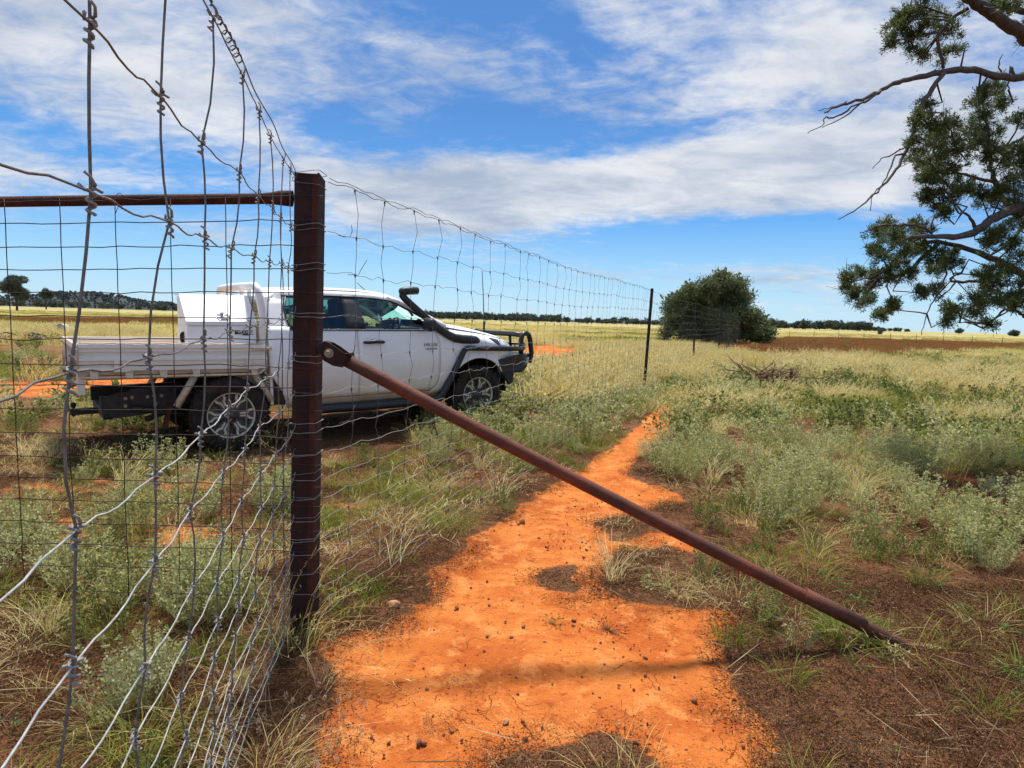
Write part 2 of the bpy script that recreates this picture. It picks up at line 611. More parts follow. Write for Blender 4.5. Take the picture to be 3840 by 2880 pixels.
def ground_material():
    m, t = newmat('ground_soil_and_litter')
    lk = t.links
    out = nd(t, 'ShaderNodeOutputMaterial')
    p = nd(t, 'ShaderNodeBsdfPrincipled')
    p.inputs['Roughness'].default_value = .95
    p.inputs['Specular IOR Level'].default_value = .1
    lk.new(p.outputs[0], out.inputs[0])
    geo = nd(t, 'ShaderNodeNewGeometry')
    pos = geo.outputs['Position']

    def noise(scale, detail=5, rough=.6, sx=1, sy=1, dist=0.0):
        mp = nd(t, 'ShaderNodeMapping')
        mp.inputs['Scale'].default_value = (sx, sy, 1)
        lk.new(pos, mp.inputs[0])
        n = nd(t, 'ShaderNodeTexNoise')
        n.inputs['Scale'].default_value = scale
        n.inputs['Detail'].default_value = detail
        n.inputs['Roughness'].default_value = rough
        n.inputs['Distortion'].default_value = dist
        lk.new(mp.outputs[0], n.inputs['Vector'])
        return n.outputs['Fac']

    def mr(x, a, b, smooth=True):
        n = nd(t, 'ShaderNodeMapRange', interpolation_type='SMOOTHSTEP' if smooth else 'LINEAR')
        lk.new(x, n.inputs[0])
        n.inputs[1].default_value, n.inputs[2].default_value = a, b
        return n.outputs[0]

    def mix(f, a, b):
        n = nd(t, 'ShaderNodeMix', data_type='RGBA')
        lk.new(f, n.inputs['Factor'])
        for k_, c in (('A', a), ('B', b)):
            if isinstance(c, tuple): n.inputs[k_].default_value = (*c, 1)
            else: lk.new(c, n.inputs[k_])
        return n.outputs['Result']

    at_ = nd(t, 'ShaderNodeAttribute', attribute_name='soil')
    soil_ = at_.outputs['Fac']
    nA, nB, nC = noise(2.2, 6), noise(14, 6, .7), noise(70, 4, .7)
    red = mix(mr(nA, .35, .65), (.42, .10, .020), (.60, .19, .042))
    red = mix(mr(nB, .50, .72), red, (.33, .068, .014))
    red = mix(mth(t, 'MULTIPLY', mr(noise(5.5, 6, .7), .50, .64), .8), red, (.68, .25, .07))
    red = mix(mr(nC, .58, .70), red, (.16, .045, .016))
    red = mix(mr(noise(33, 3, .6), .66, .75), red, (.74, .30, .10))
    cr = nd(t, 'ShaderNodeTexVoronoi', feature='DISTANCE_TO_EDGE')
    cr.inputs['Scale'].default_value = 5.5
    wv = nd(t, 'ShaderNodeVectorMath', operation='MULTIPLY_ADD')
    nv = nd(t, 'ShaderNodeTexNoise'); nv.inputs['Scale'].default_value = 6; nv.inputs['Detail'].default_value = 4
    lk.new(pos, nv.inputs['Vector'])
    lk.new(nv.outputs['Color'], wv.inputs[0]); wv.inputs[1].default_value = (.5, .5, 0); lk.new(pos, wv.inputs[2])
    lk.new(wv.outputs[0], cr.inputs['Vector'])
    crk = mth(t, 'MULTIPLY', mth(t, 'SUBTRACT', 1.0, mr(cr.outputs['Distance'], 0, .02)), mr(noise(1.7, 3), .52, .62))
    red = mix(mth(t, 'MULTIPLY', crk, .55), red, (.20, .05, .015))
    lit = mix(mr(nB, .35, .65), (.115, .052, .026), (.22, .10, .045))
    lit = mix(mr(nC, .55, .7), lit, (.045, .022, .014))
    # further off: dry grass, green flush and brown stubble lying in broad bands
    b1 = noise(.045, 5, .55, 1, 2.2)
    b2 = noise(.12, 5, .6, 1, 2.4)
    b3 = noise(.9, 4, .7, 1, 1.2)
    fld = mix(mr(b1, .42, .60), (.48, .39, .14), (.28, .28, .08))
    fld = mix(mr(b2, .52, .66), fld, (.54, .44, .18))
    fld = mix(mth(t, 'MULTIPLY', mr(noise(.03, 4, .5, .8, 3.0), .56, .66), .75), fld, (.25, .125, .06))
    fld = mix(mth(t, 'MULTIPLY', mr(b3, .5, .75), .35), fld, (.22, .19, .07))
    sp = nd(t, 'ShaderNodeSeparateXYZ')
    lk.new(pos, sp.inputs[0])
    fld = mix(mth(t, 'MULTIPLY', mr(sp.outputs[1], 110, 320), .75), fld, (.33, .285, .125))
    far = mr(sp.outputs[1], 16, 42)
    base = mix(far, lit, fld)
    sm_ = mth(t, 'ADD', soil_, mth(t, 'MULTIPLY', mth(t, 'SUBTRACT', nB, .5), 1.1))
    col = mix(mr(sm_, .38, .62), base, red)
    lk.new(col, p.inputs['Base Color'])
    b = nd(t, 'ShaderNodeBump')
    b.inputs['Strength'].default_value = 1.0
    b.inputs['Distance'].default_value = .02
    h = mth(t, 'ADD', mth(t, 'MULTIPLY', nB, 1.0), mth(t, 'MULTIPLY', nC, .6))
    h = mth(t, 'SUBTRACT', h, mth(t, 'MULTIPLY', crk, .5))
    lk.new(h, b.inputs['Height'])
    lk.new(b.outputs[0], p.inputs['Normal'])
    return m


gme = mesh_np('ground', np.stack([gx, gy, GZ + fine], -1), Q, ground_material(), smooth=True)
a_ = gme.attributes.new('soil', 'FLOAT', 'POINT')
a_.data.foreach_set('value', soil.astype(np.float32))
ground_o = bpy.data.objects.new('ground', gme)
COL.objects.link(ground_o)
tag(ground_o, kind='structure')

# wooded hill on the left horizon, and the long low rise behind the truck
ridge = [(-900, 1143), (-300, 1120), (0, 1102), (122, 1095), (169, 1091), (228, 1086), (278, 1084), (338, 1086), (380, 1089), (422, 1095), (464, 1103), (506, 1112), (570, 1122),
         (612, 1125), (658, 1127), (900, 1135), (1300, 1143), (1560, 1152), (1700, 1156), (1850, 1166), (2050, 1178), (2300, 1190), (2500, 1200)]
HV, HQ = [], []
RY = 900.0
for i, (px, py) in enumerate(ridge):
    t_ = at(px, py, RY)
    zt_ = t_[2] - 6.0       # trees on the crest make up the rest
    for j in range(9):
        f_ = j / 8
        prof_ = math.sin(min(1, f_ * 1.0) * math.pi / 2) ** 1.3
        HV.append((t_[0] * (.80 + .2 * f_ + .0), RY * (.80 + .2 * f_) + 12 * math.sin(i * 2.1 + j), -1 + max(0.0, zt_ + 1) * prof_))
for i in range(len(ridge) - 1):
    for j in range(8):
        HQ.append((i * 9 + j, (i + 1) * 9 + j, (i + 1) * 9 + j + 1, i * 9 + j + 1))
HILLM = pmat('wooded_hill_hazed', (.045, .056, .056), (.07, .08, .078), .06, .95, 0, 0, spec=.05)  # blue-grey base colour: distance haze painted into the hill
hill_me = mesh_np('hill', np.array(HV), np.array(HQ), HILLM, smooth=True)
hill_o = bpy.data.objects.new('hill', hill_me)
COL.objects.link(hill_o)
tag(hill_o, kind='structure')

# ------------------------------------------------------------------ the utility truck (local axes: x forward, n towards the near side, z up; y = -n)
TH, PT = R(38.37), R(1.0)
truck = thing('utility_truck', 'dusty white dual cab utility truck with tray, snorkel and black bull bar behind the fence', 'truck', (-3.455, 7.136, 0.0))
ORG[truck.name] = (0, 0, 0)
truck.rotation_euler = (0, -PT, TH)


def paint_mat(name, base, dirt, amount, zlo, zhi, rough=.28, coat=.4):
    m, t = newmat(name)
    lk = t.links
    out = nd(t, 'ShaderNodeOutputMaterial')
    p = nd(t, 'ShaderNodeBsdfPrincipled')
    lk.new(p.outputs[0], out.inputs[0])
    co = nd(t, 'ShaderNodeTexCoord')
    co.object = truck
    sp = nd(t, 'ShaderNodeSeparateXYZ')
    lk.new(co.outputs['Object'], sp.inputs[0])
    n = nd(t, 'ShaderNodeTexNoise')
    n.inputs['Scale'].default_value = 3.2; n.inputs['Detail'].default_value = 7; n.inputs['Roughness'].default_value = .68
    lk.new(co.outputs['Object'], n.inputs['Vector'])
    n2_ = nd(t, 'ShaderNodeTexNoise')
    n2_.inputs['Scale'].default_value = 42; n2_.inputs['Detail'].default_value = 4
    lk.new(co.outputs['Object'], n2_.inputs['Vector'])
    hgt = nd(t, 'ShaderNodeMapRange', interpolation_type='SMOOTHSTEP')
    lk.new(sp.outputs[2], hgt.inputs[0])
    hgt.inputs[1].default_value, hgt.inputs[2].default_value = zhi, zlo
    f = mth(t, 'MULTIPLY', hgt.outputs[0], mth(t, 'MULTIPLY_ADD', n.outputs['Fac'], 1.9, -.12, clamp=True))
    f = mth(t, 'ADD', f, mth(t, 'MULTIPLY', mth(t, 'SUBTRACT', n2_.outputs['Fac'], .5), .12))
    f = mth(t, 'ADD', mth(t, 'MULTIPLY', f, amount), .03, clamp=True)
    mi = nd(t, 'ShaderNodeMix', data_type='RGBA')
    lk.new(f, mi.inputs['Factor'])
    mi.inputs['A'].default_value = (*base, 1)
    mi.inputs['B'].default_value = (*dirt, 1)
    lk.new(mi.outputs['Result'], p.inputs['Base Color'])
    rr = mth(t, 'MULTIPLY_ADD', f, .5, rough, clamp=True)
    lk.new(rr, p.inputs['Roughness'])
    p.inputs['Coat Weight'].default_value = coat
    p.inputs['Coat Roughness'].default_value = .08
    return m


WHITE = paint_mat('white_paint_dusty', (.91, .905, .885), (.70, .58, .42), .90, .42, 1.14)
TRAYW = paint_mat('white_tray_enamel_dusty', (.89, .875, .835), (.66, .53, .38), .70, .72, 1.35, .4, .2)
TRAYD = paint_mat('tray_end_caked_with_dust', (.62, .50, .38), (.42, .25, .14), .9, .5, 1.4, .6, 0)
BOXW = pmat('white_toolbox_paint', (.84, .84, .84), (.74, .75, .76), 6, .35, spec=.5, lo=.4, hi=.8)
BLK = pmat('black_powder_coat', (.010, .011, .013), (.022, .022, .024), 30, .42, spec=.5)
BLKD = pmat('dusty_black_rubber', (.016, .015, .014), (.05, .036, .026), 14, .85, spec=.2)
TYRE = pmat('tyre_rubber_dusty', (.016, .015, .014), (.055, .040, .030), 9, .9, 0, .3, 60, spec=.15)
PLAS = pmat('black_plastic', (.014, .015, .018), (.026, .027, .030), 40, .5, 0, .15, 400)
ALLOY = pmat('alloy_machined_dusty', (.50, .43, .33), (.66, .60, .50), 14, .45, .3)
ALLOYD = pmat('alloy_dark_grey', (.06, .055, .05), (.13, .105, .085), 12, .55, .2)
CHROME = pmat('chrome', (.55, .56, .58), None, 5, .15, 1.0)
BADGED = pmat('badge_dark', (.12, .12, .13), None, 5, .35, .6)
REDL = pmat('red_lens', (.35, .02, .015), None, 5, .2)
DUSTY = pmat('dusty_steel', (.50, .37, .24), (.66, .54, .39), 16, .8)
CHAS = pmat('chassis_black_dusty', (.013, .012, .011), (.05, .036, .027), 8, .7)
SEATM = pmat('seat_cloth', (.035, .037, .04), (.055, .055, .058), 40, .9)
LENSM = pmat('headlight_lens', (.55, .60, .64), (.72, .75, .78), 18, .08, .25, spec=.8)
LENSD = pmat('headlight_bezel', (.03, .032, .04), None, 5, .12)


def glass_mat(name, tint, refl=.9):
    m, t = newmat(name)
    out = nd(t, 'ShaderNodeOutputMaterial')
    tr = nd(t, 'ShaderNodeBsdfTransparent'); tr.inputs[0].default_value = (*tint, 1)
    gl = nd(t, 'ShaderNodeBsdfGlossy'); gl.inputs['Roughness'].default_value = .02
    gl.inputs['Color'].default_value = (.8, .9, .9, 1)
    fr = nd(t, 'ShaderNodeFresnel'); fr.inputs[0].default_value = 1.5
    ms = nd(t, 'ShaderNodeMixShader')
    f = mth(t, 'MULTIPLY_ADD', fr.outputs[0], refl, .03, clamp=True)
    t.links.new(f, ms.inputs[0])
    t.links.new(tr.outputs[0], ms.inputs[1])
    t.links.new(gl.outputs[0], ms.inputs[2])
    t.links.new(ms.outputs[0], out.inputs[0])
    return m


GLASS = glass_mat('tinted_side_glass', (.42, .66, .62))
GLASSW = glass_mat('windscreen_glass', (.55, .78, .75))


def itp(x, xs, ys):
    return float(np.interp(x, xs, ys))


def Nz(z):
    return itp(z, [.38, .46, .54, .66, .82, 1.0, 1.15, 1.27, 1.36], [.825, .86, .885, .905, .915, .908, .890, .862, .838])


def tb(name, mb, mat, parent=None, **kw):
    return mb.build(name, mat, parent or truck, flip_y=True, **kw)


def skin(mb, fx_, nu, nv, inset=.02):
    """a sheet with its edges turned in"""
    def fn(a, b):
        i, j = round(a * (nu + 2)), round(b * (nv + 2))
        uu = min(max((i - 1) / nu, 0), 1); vv = min(max((j - 1) / nv, 0), 1)
        x, n_, z = fx_(uu, vv)
        if i in (0, nu + 2) or j in (0, nv + 2):
            n_ -= inset * (1 if n_ > 0 else -1)
        return (x, n_, z)
    return mb.grid(fn, nu + 2, nv + 2)


seam_z = [.495, .524, .60, .678, 1.067, 1.20, 1.324]
seam_x = [2.385, 2.474, 2.51, 2.525, 2.534, 2.50, 2.434]
ARC, ARR = (3.118, .40), .485


def Nf(x, z):
    n_ = Nz(z)
    if x > 3.3:
        n_ -= .25 * ((x - 3.3) / .58) ** 2
    zt = fen_top(x)
    n_ -= .10 * max(0, min(1, (z - (zt - .12)) / .12)) ** 2
    r_ = math.hypot(x - ARC[0], z - ARC[1])
    if z > .4:
        n_ += .030 * math.exp(-((r_ - ARR) / .045) ** 2)
    return n_


def fen_top(x):
    return itp(x, [2.43, 2.6, 2.87, 3.15, 3.42, 3.65, 3.78, 3.88], [1.325, 1.300, 1.256, 1.215, 1.163, 1.118, 1.090, 1.045])


def fen_bot(x):
    d = x - ARC[0]
    if abs(d) < ARR:
        return max(ARC[1] + math.sqrt(ARR * ARR - d * d), .47 if d < 0 else .68)
    return .46 if d < 0 else .68


for side in (1, -1):
    def door_f(a, b):
        z = .497 + (1.262 - .497) * b
        x0 = 1.425 + .01 * (1 - b)
        x1 = itp(z, seam_z, seam_x) - .004
        return (x0 + (x1 - x0) * a, side * Nz(z), z)
    mb = MB(); skin(mb, door_f, 24, 16)
    fd = tb('front_door', mb, WHITE)

    def door_r(a, b):
        z = .497 + (1.268 - .497) * b
        x0 = itp(z, [.49, .60, .8, 1.3], [.74, .68, .655, .66])
        return (x0 + (1.417 + .01 * (1 - b) - x0) * a, side * Nz(z), z)
    mb = MB(); skin(mb, door_r, 16, 16)
    rd_ = tb('rear_door', mb, WHITE)

    def quarter(a, b):
        z = .44 + (1.30 - .44) * b
        x0 = itp(z, [.44, .455, .58, .80, 1.3], [.60, .592, .548, .41, .41])
        x1 = itp(z, [.49, .60, .8, 1.3], [.732, .672, .647, .652])
        return (x0 + (x1 - x0) * a, side * (Nz(z) - .012 * (1 - a) ** 2), z)
    mb = MB(); skin(mb, quarter, 5, 16)
    tb('cab_corner_panel', mb, WHITE)

    def sill(a, b):
        z = .41 + .08 * b
        return (.60 + 1.98 * a, side * (Nz(z) - .012), z)
    mb = MB(); skin(mb, sill, 20, 3)
    tb('sill_panel', mb, TRAYD)

    def fender(a, b):
        x = 2.53 + 1.35 * a
        z0, z1 = fen_bot(x), fen_top(x)
        z = z0 + (z1 - z0) * b
        x += (itp(z, seam_z, seam_x) + .004 - 2.53) * (1 - a) ** 6
        return (x, side * Nf(x, z), z)
    mb = MB(); skin(mb, fender, 64, 18)
    tb('front_fender', mb, WHITE)
    # dark liner behind the door gaps, wheel-arch tub
    mb = MB()
    mb.grid(lambda a, b: (.45 + 2.2 * a, side * (Nz(.45 + .8 * b) - .03), .45 + .8 * b), 12, 8)
    tb('door_gap_liner', mb, CHAS)
    mb = MB()
    mb.grid(lambda a, b: (ARC[0] + (ARR + .01) * math.cos(math.pi * a), side * (.50 + .38 * b), ARC[1] + (ARR + .01) * math.sin(math.pi * a)), 24, 2)
    mb.grid(lambda a, b: (ARC[0] - .5 + a, side * .50, .40 + .52 * b), 2, 2)
    tb('wheel_arch_liner', mb, BLKD)
    # headlight
    def hl(a, b):
        x = 3.34 + .53 * a
        zu = min(1.152 - .19 * (x - 3.34), fen_top(x) - .012)
        zl = itp(x, [3.34, 3.50, 3.70, 3.87], [1.142, 1.026, 1.0, .985])
        z = zl + (zu - zl) * b
        return (x, side * (Nf(x, z) + .007), z)
    mb = MB(); skin(mb, hl, 14, 6, .03)
    h_o = tb('headlight', mb, LENSD)
    def hl2(a, b):
        x = 3.50 + .33 * a
        zu = min(1.110 - .16 * (x - 3.5), fen_top(x) - .02)
        zl = itp(x, [3.50, 3.70, 3.87], [1.045, 1.012, .998])
        z = zl + (zu - zl) * b
        return (x, side * (Nf(x, z) + .014), z)
    mb = MB(); skin(mb, hl2, 10, 5, .01)
    tb('lens', mb, LENSM, h_o)
    # greenhouse side: sloping plane from belt to gutter
    gn = lambda z: side * (.858 - .50 * (z - 1.262))
    gut = lambda x: itp(x, [.40, .55, 1.1, 1.5, 1.75, 1.95, 2.16, 2.44, 2.52], [1.56, 1.655, 1.672, 1.667, 1.655, 1.628, 1.527, 1.382, 1.335])
    # window panes
    def pane(x0, x1, rear_round=False, nu=18):
        def fn(a, b):
            x = x0(b) + (x1(b) - x0(b)) * a
            zt = gut(x) - .022
            z = 1.268 + (zt - 1.268) * b
            return (x, gn(z) * 1.0 - side * .004, z)
        m_ = MB(); m_.grid(fn, nu, 8)
        return m_
    tb('window_pane', pane(lambda b: 1.528 - .03 * b, lambda b: 2.43 - .62 * b), GLASS, fd)
    tb('window_pane', pane(lambda b: .66 + .0 * b + .05 * max(0, b - .6) - .035 * math.sin(b * 3.0), lambda b: 1.31), GLASS, rd_)
    # black pillar between the doors
    def bp(a, b):
        z = 1.262 + (1.665 - 1.262) * b
        return (1.305 + (1.53 - .03 * b - 1.305) * a, gn(z) + side * .006, z)
    mb = MB(); skin(mb, bp, 3, 4, .03)
    tb('centre_pillar', mb, PLAS)
    # belt trim and window frame line
    mb = MB()
    mb.tube([(.66, side * .866, 1.268), (1.3, side * .868, 1.266), (1.9, side * .868, 1.258), (2.30, side * .868, 1.256), (2.44, side * .862, 1.30)], .009, 6)
    mb.tube([(x, gn(gut(x) - .02) + side * .003, gut(x) - .02) for x in np.linspace(.62, 2.43, 26)], .010, 6)
    mb.tube([(.655, gn(1.27) + side * .003, 1.27), (.622, gn(1.4), 1.40), (.622, gn(1.5) + side * .003, 1.5), (.66, gn(1.62) + side * .003, 1.625)], .012, 6)
    tb('window_trim', mb, PLAS)
    # cant rail and windscreen pillar
    mb = MB()
    mb.grid(lambda a, b: (lambda x: (x, gn(gut(x)) + side * (.004 - .075 * b * b), gut(x) - .012 + .075 * b - .008 * b * b))(.42 + 1.75 * a), 40, 4)
    pil = [(1.9, 1.650), (2.05, 1.60), (2.16, 1.543), (2.30, 1.472), (2.44, 1.400), (2.56, 1.335), (2.64, 1.285)]
    mb.tube([(x, side * (.858 - .50 * (z - 1.262) - .02), z) for x, z in pil], [.03, .038, .04, .04, .04, .042, .045], 10)
    tb('roof_rail', mb, WHITE)
    # rear pillar panel beside the back window
    def cp(a, b):
        z = 1.27 + (1.60 - 1.27) * b
        return (.41 + .03 * max(0, b - .7) + (.63 - .41) * a, gn(z) + side * .003 - side * .02 * (1 - a) ** 3, z)
    mb = MB(); skin(mb, cp, 4, 6, .02)
    mb.grid(lambda a, b: (.41 + (.24) * a, gn(1.6 + .05 * b), 1.60 + (gut(.41 + .24 * a) - 1.60) * b), 5, 2)
    tb('rear_pillar', mb, WHITE)
    # door handles
    for hx, par in ((1.615, fd), (.86, rd_)):
        mb = MB()
        pts = [(hx - .13, .905), (hx - .10, .945), (hx, .955), (hx + .10, .945), (hx + .13, .905)]
        mb.tube([(a_, side * n_, 1.118 + .012 * (1 - abs(a_ - hx) / .13)) for a_, n_ in pts], [.014, .021, .024, .020, .013], 8)
        mb.tube([(hx - .05, side * .905, 1.132), (hx, side * .915, 1.148), (hx + .05, side * .905, 1.132)], [.012, .016, .012], 8)
        tb('door_handle', mb, PLAS, par)
    # mirror
    mb = MB()
    mb.tube([(2.36, side * .86, 1.29), (2.33, side * .93, 1.295)], .03, 8)
    mb.tube([(2.31, side * .93, 1.325), (2.305, side * .95, 1.325), (2.30, side * 1.03, 1.325), (2.29, side * 1.12, 1.325), (2.285, side * 1.135, 1.325)], [.05, .078, .085, .075, .05], 14, squash=(.72, 1, 1))
    tb('side_mirror', mb, PLAS)
    # side step and brush rail
    mb = MB()
    mb.tube([(.70, side * .86, .39), (.78, side * .90, .375), (1.5, side * .905, .362), (2.35, side * .905, .358), (2.50, side * .90, .375), (2.545, side * .915, .42),
             (2.71, side * .945, .715), (2.855, side * .95, .975), (2.885, side * .95, 1.010), (2.93, side * .95, 1.022), (3.2, side * .95, 1.012), (3.6, side * .93, .998), (3.84, side * .87, .988), (4.02, side * .74, .985)],
            [.045, .052, .052, .052, .052, .05, .042, .036, .036, .036, .036, .036, .036, .034], 10)
    mb.box((1.6, side * .86, .40), (1.7, .12, .03))
    tb('side_step', mb, BLK)

# bonnet, roof, windscreen, back wall, nose
def hood_z(x, n_):
    return fen_top(x) + .006 + .058 * (1 - min(1, abs(n_) / .79) ** 3.5)


mb = MB()
def hood_fn(a, b):
    x = 2.50 + 1.39 * a
    n_ = (-1 + 2 * b) * itp(x, [2.5, 3.3, 3.6, 3.89], [.785, .785, .735, .555])
    return (x + .05 * (1 - (2 * b - 1) ** 2) * a, n_, hood_z(x, n_ * itp(x, [2.5, 3.3, 3.6, 3.89], [1, 1, 1.06, 1.4])) + (.022 if abs(2 * b - 1) > .45 and abs(2 * b - 1) < .62 else 0) * (1 - a))
mb.grid(hood_fn, 28, 32)
tb('bonnet', mb, WHITE)
mb = MB()
mb.grid(lambda a, b: (3.925 - .25 * (2 * a - 1) ** 4 + .02 * math.sin(b * 3), (-1 + 2 * a) * .66, .60 + .50 * b), 20, 8)
tb('front_grille', mb, PLAS)
mb = MB()
def roof_fn(a, b):
    x = .415 + 1.73 * a
    q = -1 + 2 * b
    zc_ = itp(x, [.41, .47, .60, 1.1, 1.6, 1.85, 2.0, 2.15], [1.605, 1.69, 1.742, 1.768, 1.762, 1.744, 1.715, 1.668])
    hw = itp(x, [.41, .6, 1.5, 1.95, 2.15], [.60, .612, .615, .60, .62])
    ze = itp(x, [.41, .47, .6, 1.1, 1.5, 1.75, 1.95, 2.15], [1.585, 1.665, 1.705, 1.724, 1.719, 1.706, 1.680, 1.583])
    return (x + .10 * a * a * (1 - q * q), q * hw, ze + (zc_ - ze) * (1 - abs(q) ** 2.6))
mb.grid(roof_fn, 40, 26)
tb('roof', mb, WHITE)
mb = MB()
def ws(a, b):
    q = -1 + 2 * a
    x0, z0 = 2.62 + .16 * (1 - q * q), 1.285 + .02 * (1 - q * q)
    x1, z1 = 2.10 + .13 * (1 - q * q), 1.585 + .085 * (1 - abs(q) ** 2.6)
    return (x0 + (x1 - x0) * b, q * (.80 - .17 * b), z0 + (z1 - z0) * b + .02 * math.sin(math.pi * b))
mb.grid(ws, 20, 10)
tb('windscreen', mb, GLASSW)
mb = MB()
mb.grid(lambda a, b: (2.48 + .30 * b - (.05 * (2 * a - 1) ** 2), (-1 + 2 * a) * .80, 1.285), 10, 2)
tb('cowl', mb, PLAS)
mb = MB()
mb.box((.43, 0, .86), (.03, 1.72, .80))
mb.grid(lambda a, b: (.42, (-1 + 2 * a) * (.85 - .15 * b), 1.26 + .06 * b), 4, 1)
for q in (-1, 1):
    mb.box((.43, q * .66, 1.44), (.03, .16, .36))
mb.box((.43, 0, 1.60), (.03, 1.2, .07))
tb('cab_back_wall', mb, WHITE)
mb = MB()
mb.grid(lambda a, b: (.43, (-1 + 2 * a) * .58, 1.28 + .28 * b), 4, 4)
tb('back_window', mb, GLASS)

# cabin
mb = MB(); mb.box((1.5, 0, .62), (2.1, 1.56, .06)); tb('cabin_floor', mb, CHAS)
mb = MB(); mb.box((2.42, 0, 1.07), (.50, 1.56, .34), bev=.06); mb.box((2.30, .38, 1.24), (.26, .44, .08), bev=.03); tb('dashboard', mb, SEATM)
for n_ in (.38, -.38):
    mb = MB()
    mb.box((1.72, n_, .86), (.52, .50, .20), bev=.06)
    mb.box((1.46, n_, 1.16), (.17, .48, .62), Matrix.Rotation(R(-12), 3, 'Y'), bev=.06)
    so = tb('front_seat', mb, SEATM)
    mb = MB(); mb.box((1.36, n_, 1.535), (.11, .27, .18), Matrix.Rotation(R(-10), 3, 'Y'), bev=.04)
    mb.tube([(1.37, n_ - .06, 1.40), (1.37, n_ - .06, 1.48)], .008, 6); mb.tube([(1.37, n_ + .06, 1.40), (1.37, n_ + .06, 1.48)], .008, 6)
    tb('headrest', mb, SEATM, so)
mb = MB(); mb.box((.92, 0, .88), (.45, 1.4, .18), bev=.05); mb.box((.66, 0, 1.14), (.14, 1.4, .55), Matrix.Rotation(R(-8), 3, 'Y'), bev=.05)
tb('rear_seat', mb, SEATM)
mb = MB()
cw, ax_ = Vector((2.10, .38, 1.235)), Vector((-.86, 0, .5)).normalized()
e1, e2 = Vector((0, 1, 0)), ax_.cross(Vector((0, 1, 0)))
mb.tube([cw + e1 * .185 * math.cos(a) + e2 * .185 * math.sin(a) for a in np.linspace(0, 2 * math.pi, 25)], .016, 8, caps=False)
mb.tube([cw - e1 * .18, cw, cw + e1 * .18], .022, 6); mb.tube([cw, cw - e2 * .18], .022, 6); mb.tube([cw, cw - ax_ * .25], .03, 6)
tb('steering_wheel', mb, BLK)
mb = MB(); mb.box((2.02, .02, 1.575), (.03, .24, .075), bev=.012); mb.tube([(2.04, .02, 1.60), (2.10, .02, 1.68)], .008, 6)
tb('rear_view_mirror', mb, PLAS)
mb = MB(); mb.tube([(2.02, .56, 1.60), (2.10, .60, 1.57), (2.22, .64, 1.50), (2.27, .665, 1.43)], .014, 8); tb('grab_handle', mb, BLK)

# chassis and running gear
mb = MB()
mb.box((1.35, 0, .53), (4.2, .95, .10)); mb.box((2.9, 0, .62), (1.2, .90, .5)); mb.box((1.5, 0, .44), (1.6, .9, .12))
mb.box((-.35, .50, .54), (1.5, .09, .15)); mb.box((-.35, -.50, .54), (1.5, .09, .15))
tb('chassis', mb, CHAS)
for n_ in (.60, -.60):
    mb = MB()
    mb.tube([(-.85, n_, .50), (-.45, n_, .40), (0, n_, .33), (.35, n_, .40), (.62, n_, .48)], .032, 6)
    tb('leaf_spring', mb, CHAS)
mb = MB()
mb.extrude([(-1.10, .60), (-.95, .655), (-.55, .66), (-.42, .60), (-.42, .47), (-.62, .43), (-.98, .40), (-1.10, .46)], lambda a, b: (a, .555, b), lambda a, b: (a, .575, b))
tp = tb('tow_bar_side_plate', mb, CHAS)
for bx_, bz_ in ((-.896, .594), (-.84, .601), (-.707, .597), (-.649, .604), (-.581, .60), (-.638, .52), (-.90, .52)):
    mb = MB(); mb.lathe([(0, .592), (.017, .592), (.017, .576)], 'y', 8, (bx_, 0, bz_), smooth=False)
    tb('bolt_head', mb, BOLT, tp)
mb = MB()
mb.box((-1.04, 0, .43), (.09, 1.05, .09), bev=.012); mb.box((-1.17, 0, .415), (.30, .07, .06)); mb.tube([(-1.06, .56, .56), (-1.06, .40, .50), (-1.02, .30, .42)], .03, 6)
tw = tb('tow_bar', mb, CHAS)
mb = MB(); mb.lathe([(0, .515), (.018, .512), (.026, .495), (.024, .475), (.014, .462), (.014, .44), (.028, .438), (.028, .40), (.016, .40), (.016, .37), (0, .37)], 'z', 16, (-1.29, 0, 0))
tb('tow_ball', mb, CHAS, tw)
mb = MB(); mb.tube([(.2, .46, .40), (-.35, .47, .42), (-.55, .50, .42), (-.72, .60, .375)], .032, 10); tb('exhaust_pipe', mb, RUSTD)
mb = MB(); mb.tube([(0, -.7, .385), (0, .7, .385)], .05, 10); mb.tube([(0, -.12, .385), (0, .12, .385)], .13, 12); tb('rear_axle', mb, CHAS)
mb = MB(); mb.tube([(3.118, -.7, .385), (3.118, .7, .385)], .045, 8); tb('front_axle', mb, CHAS)


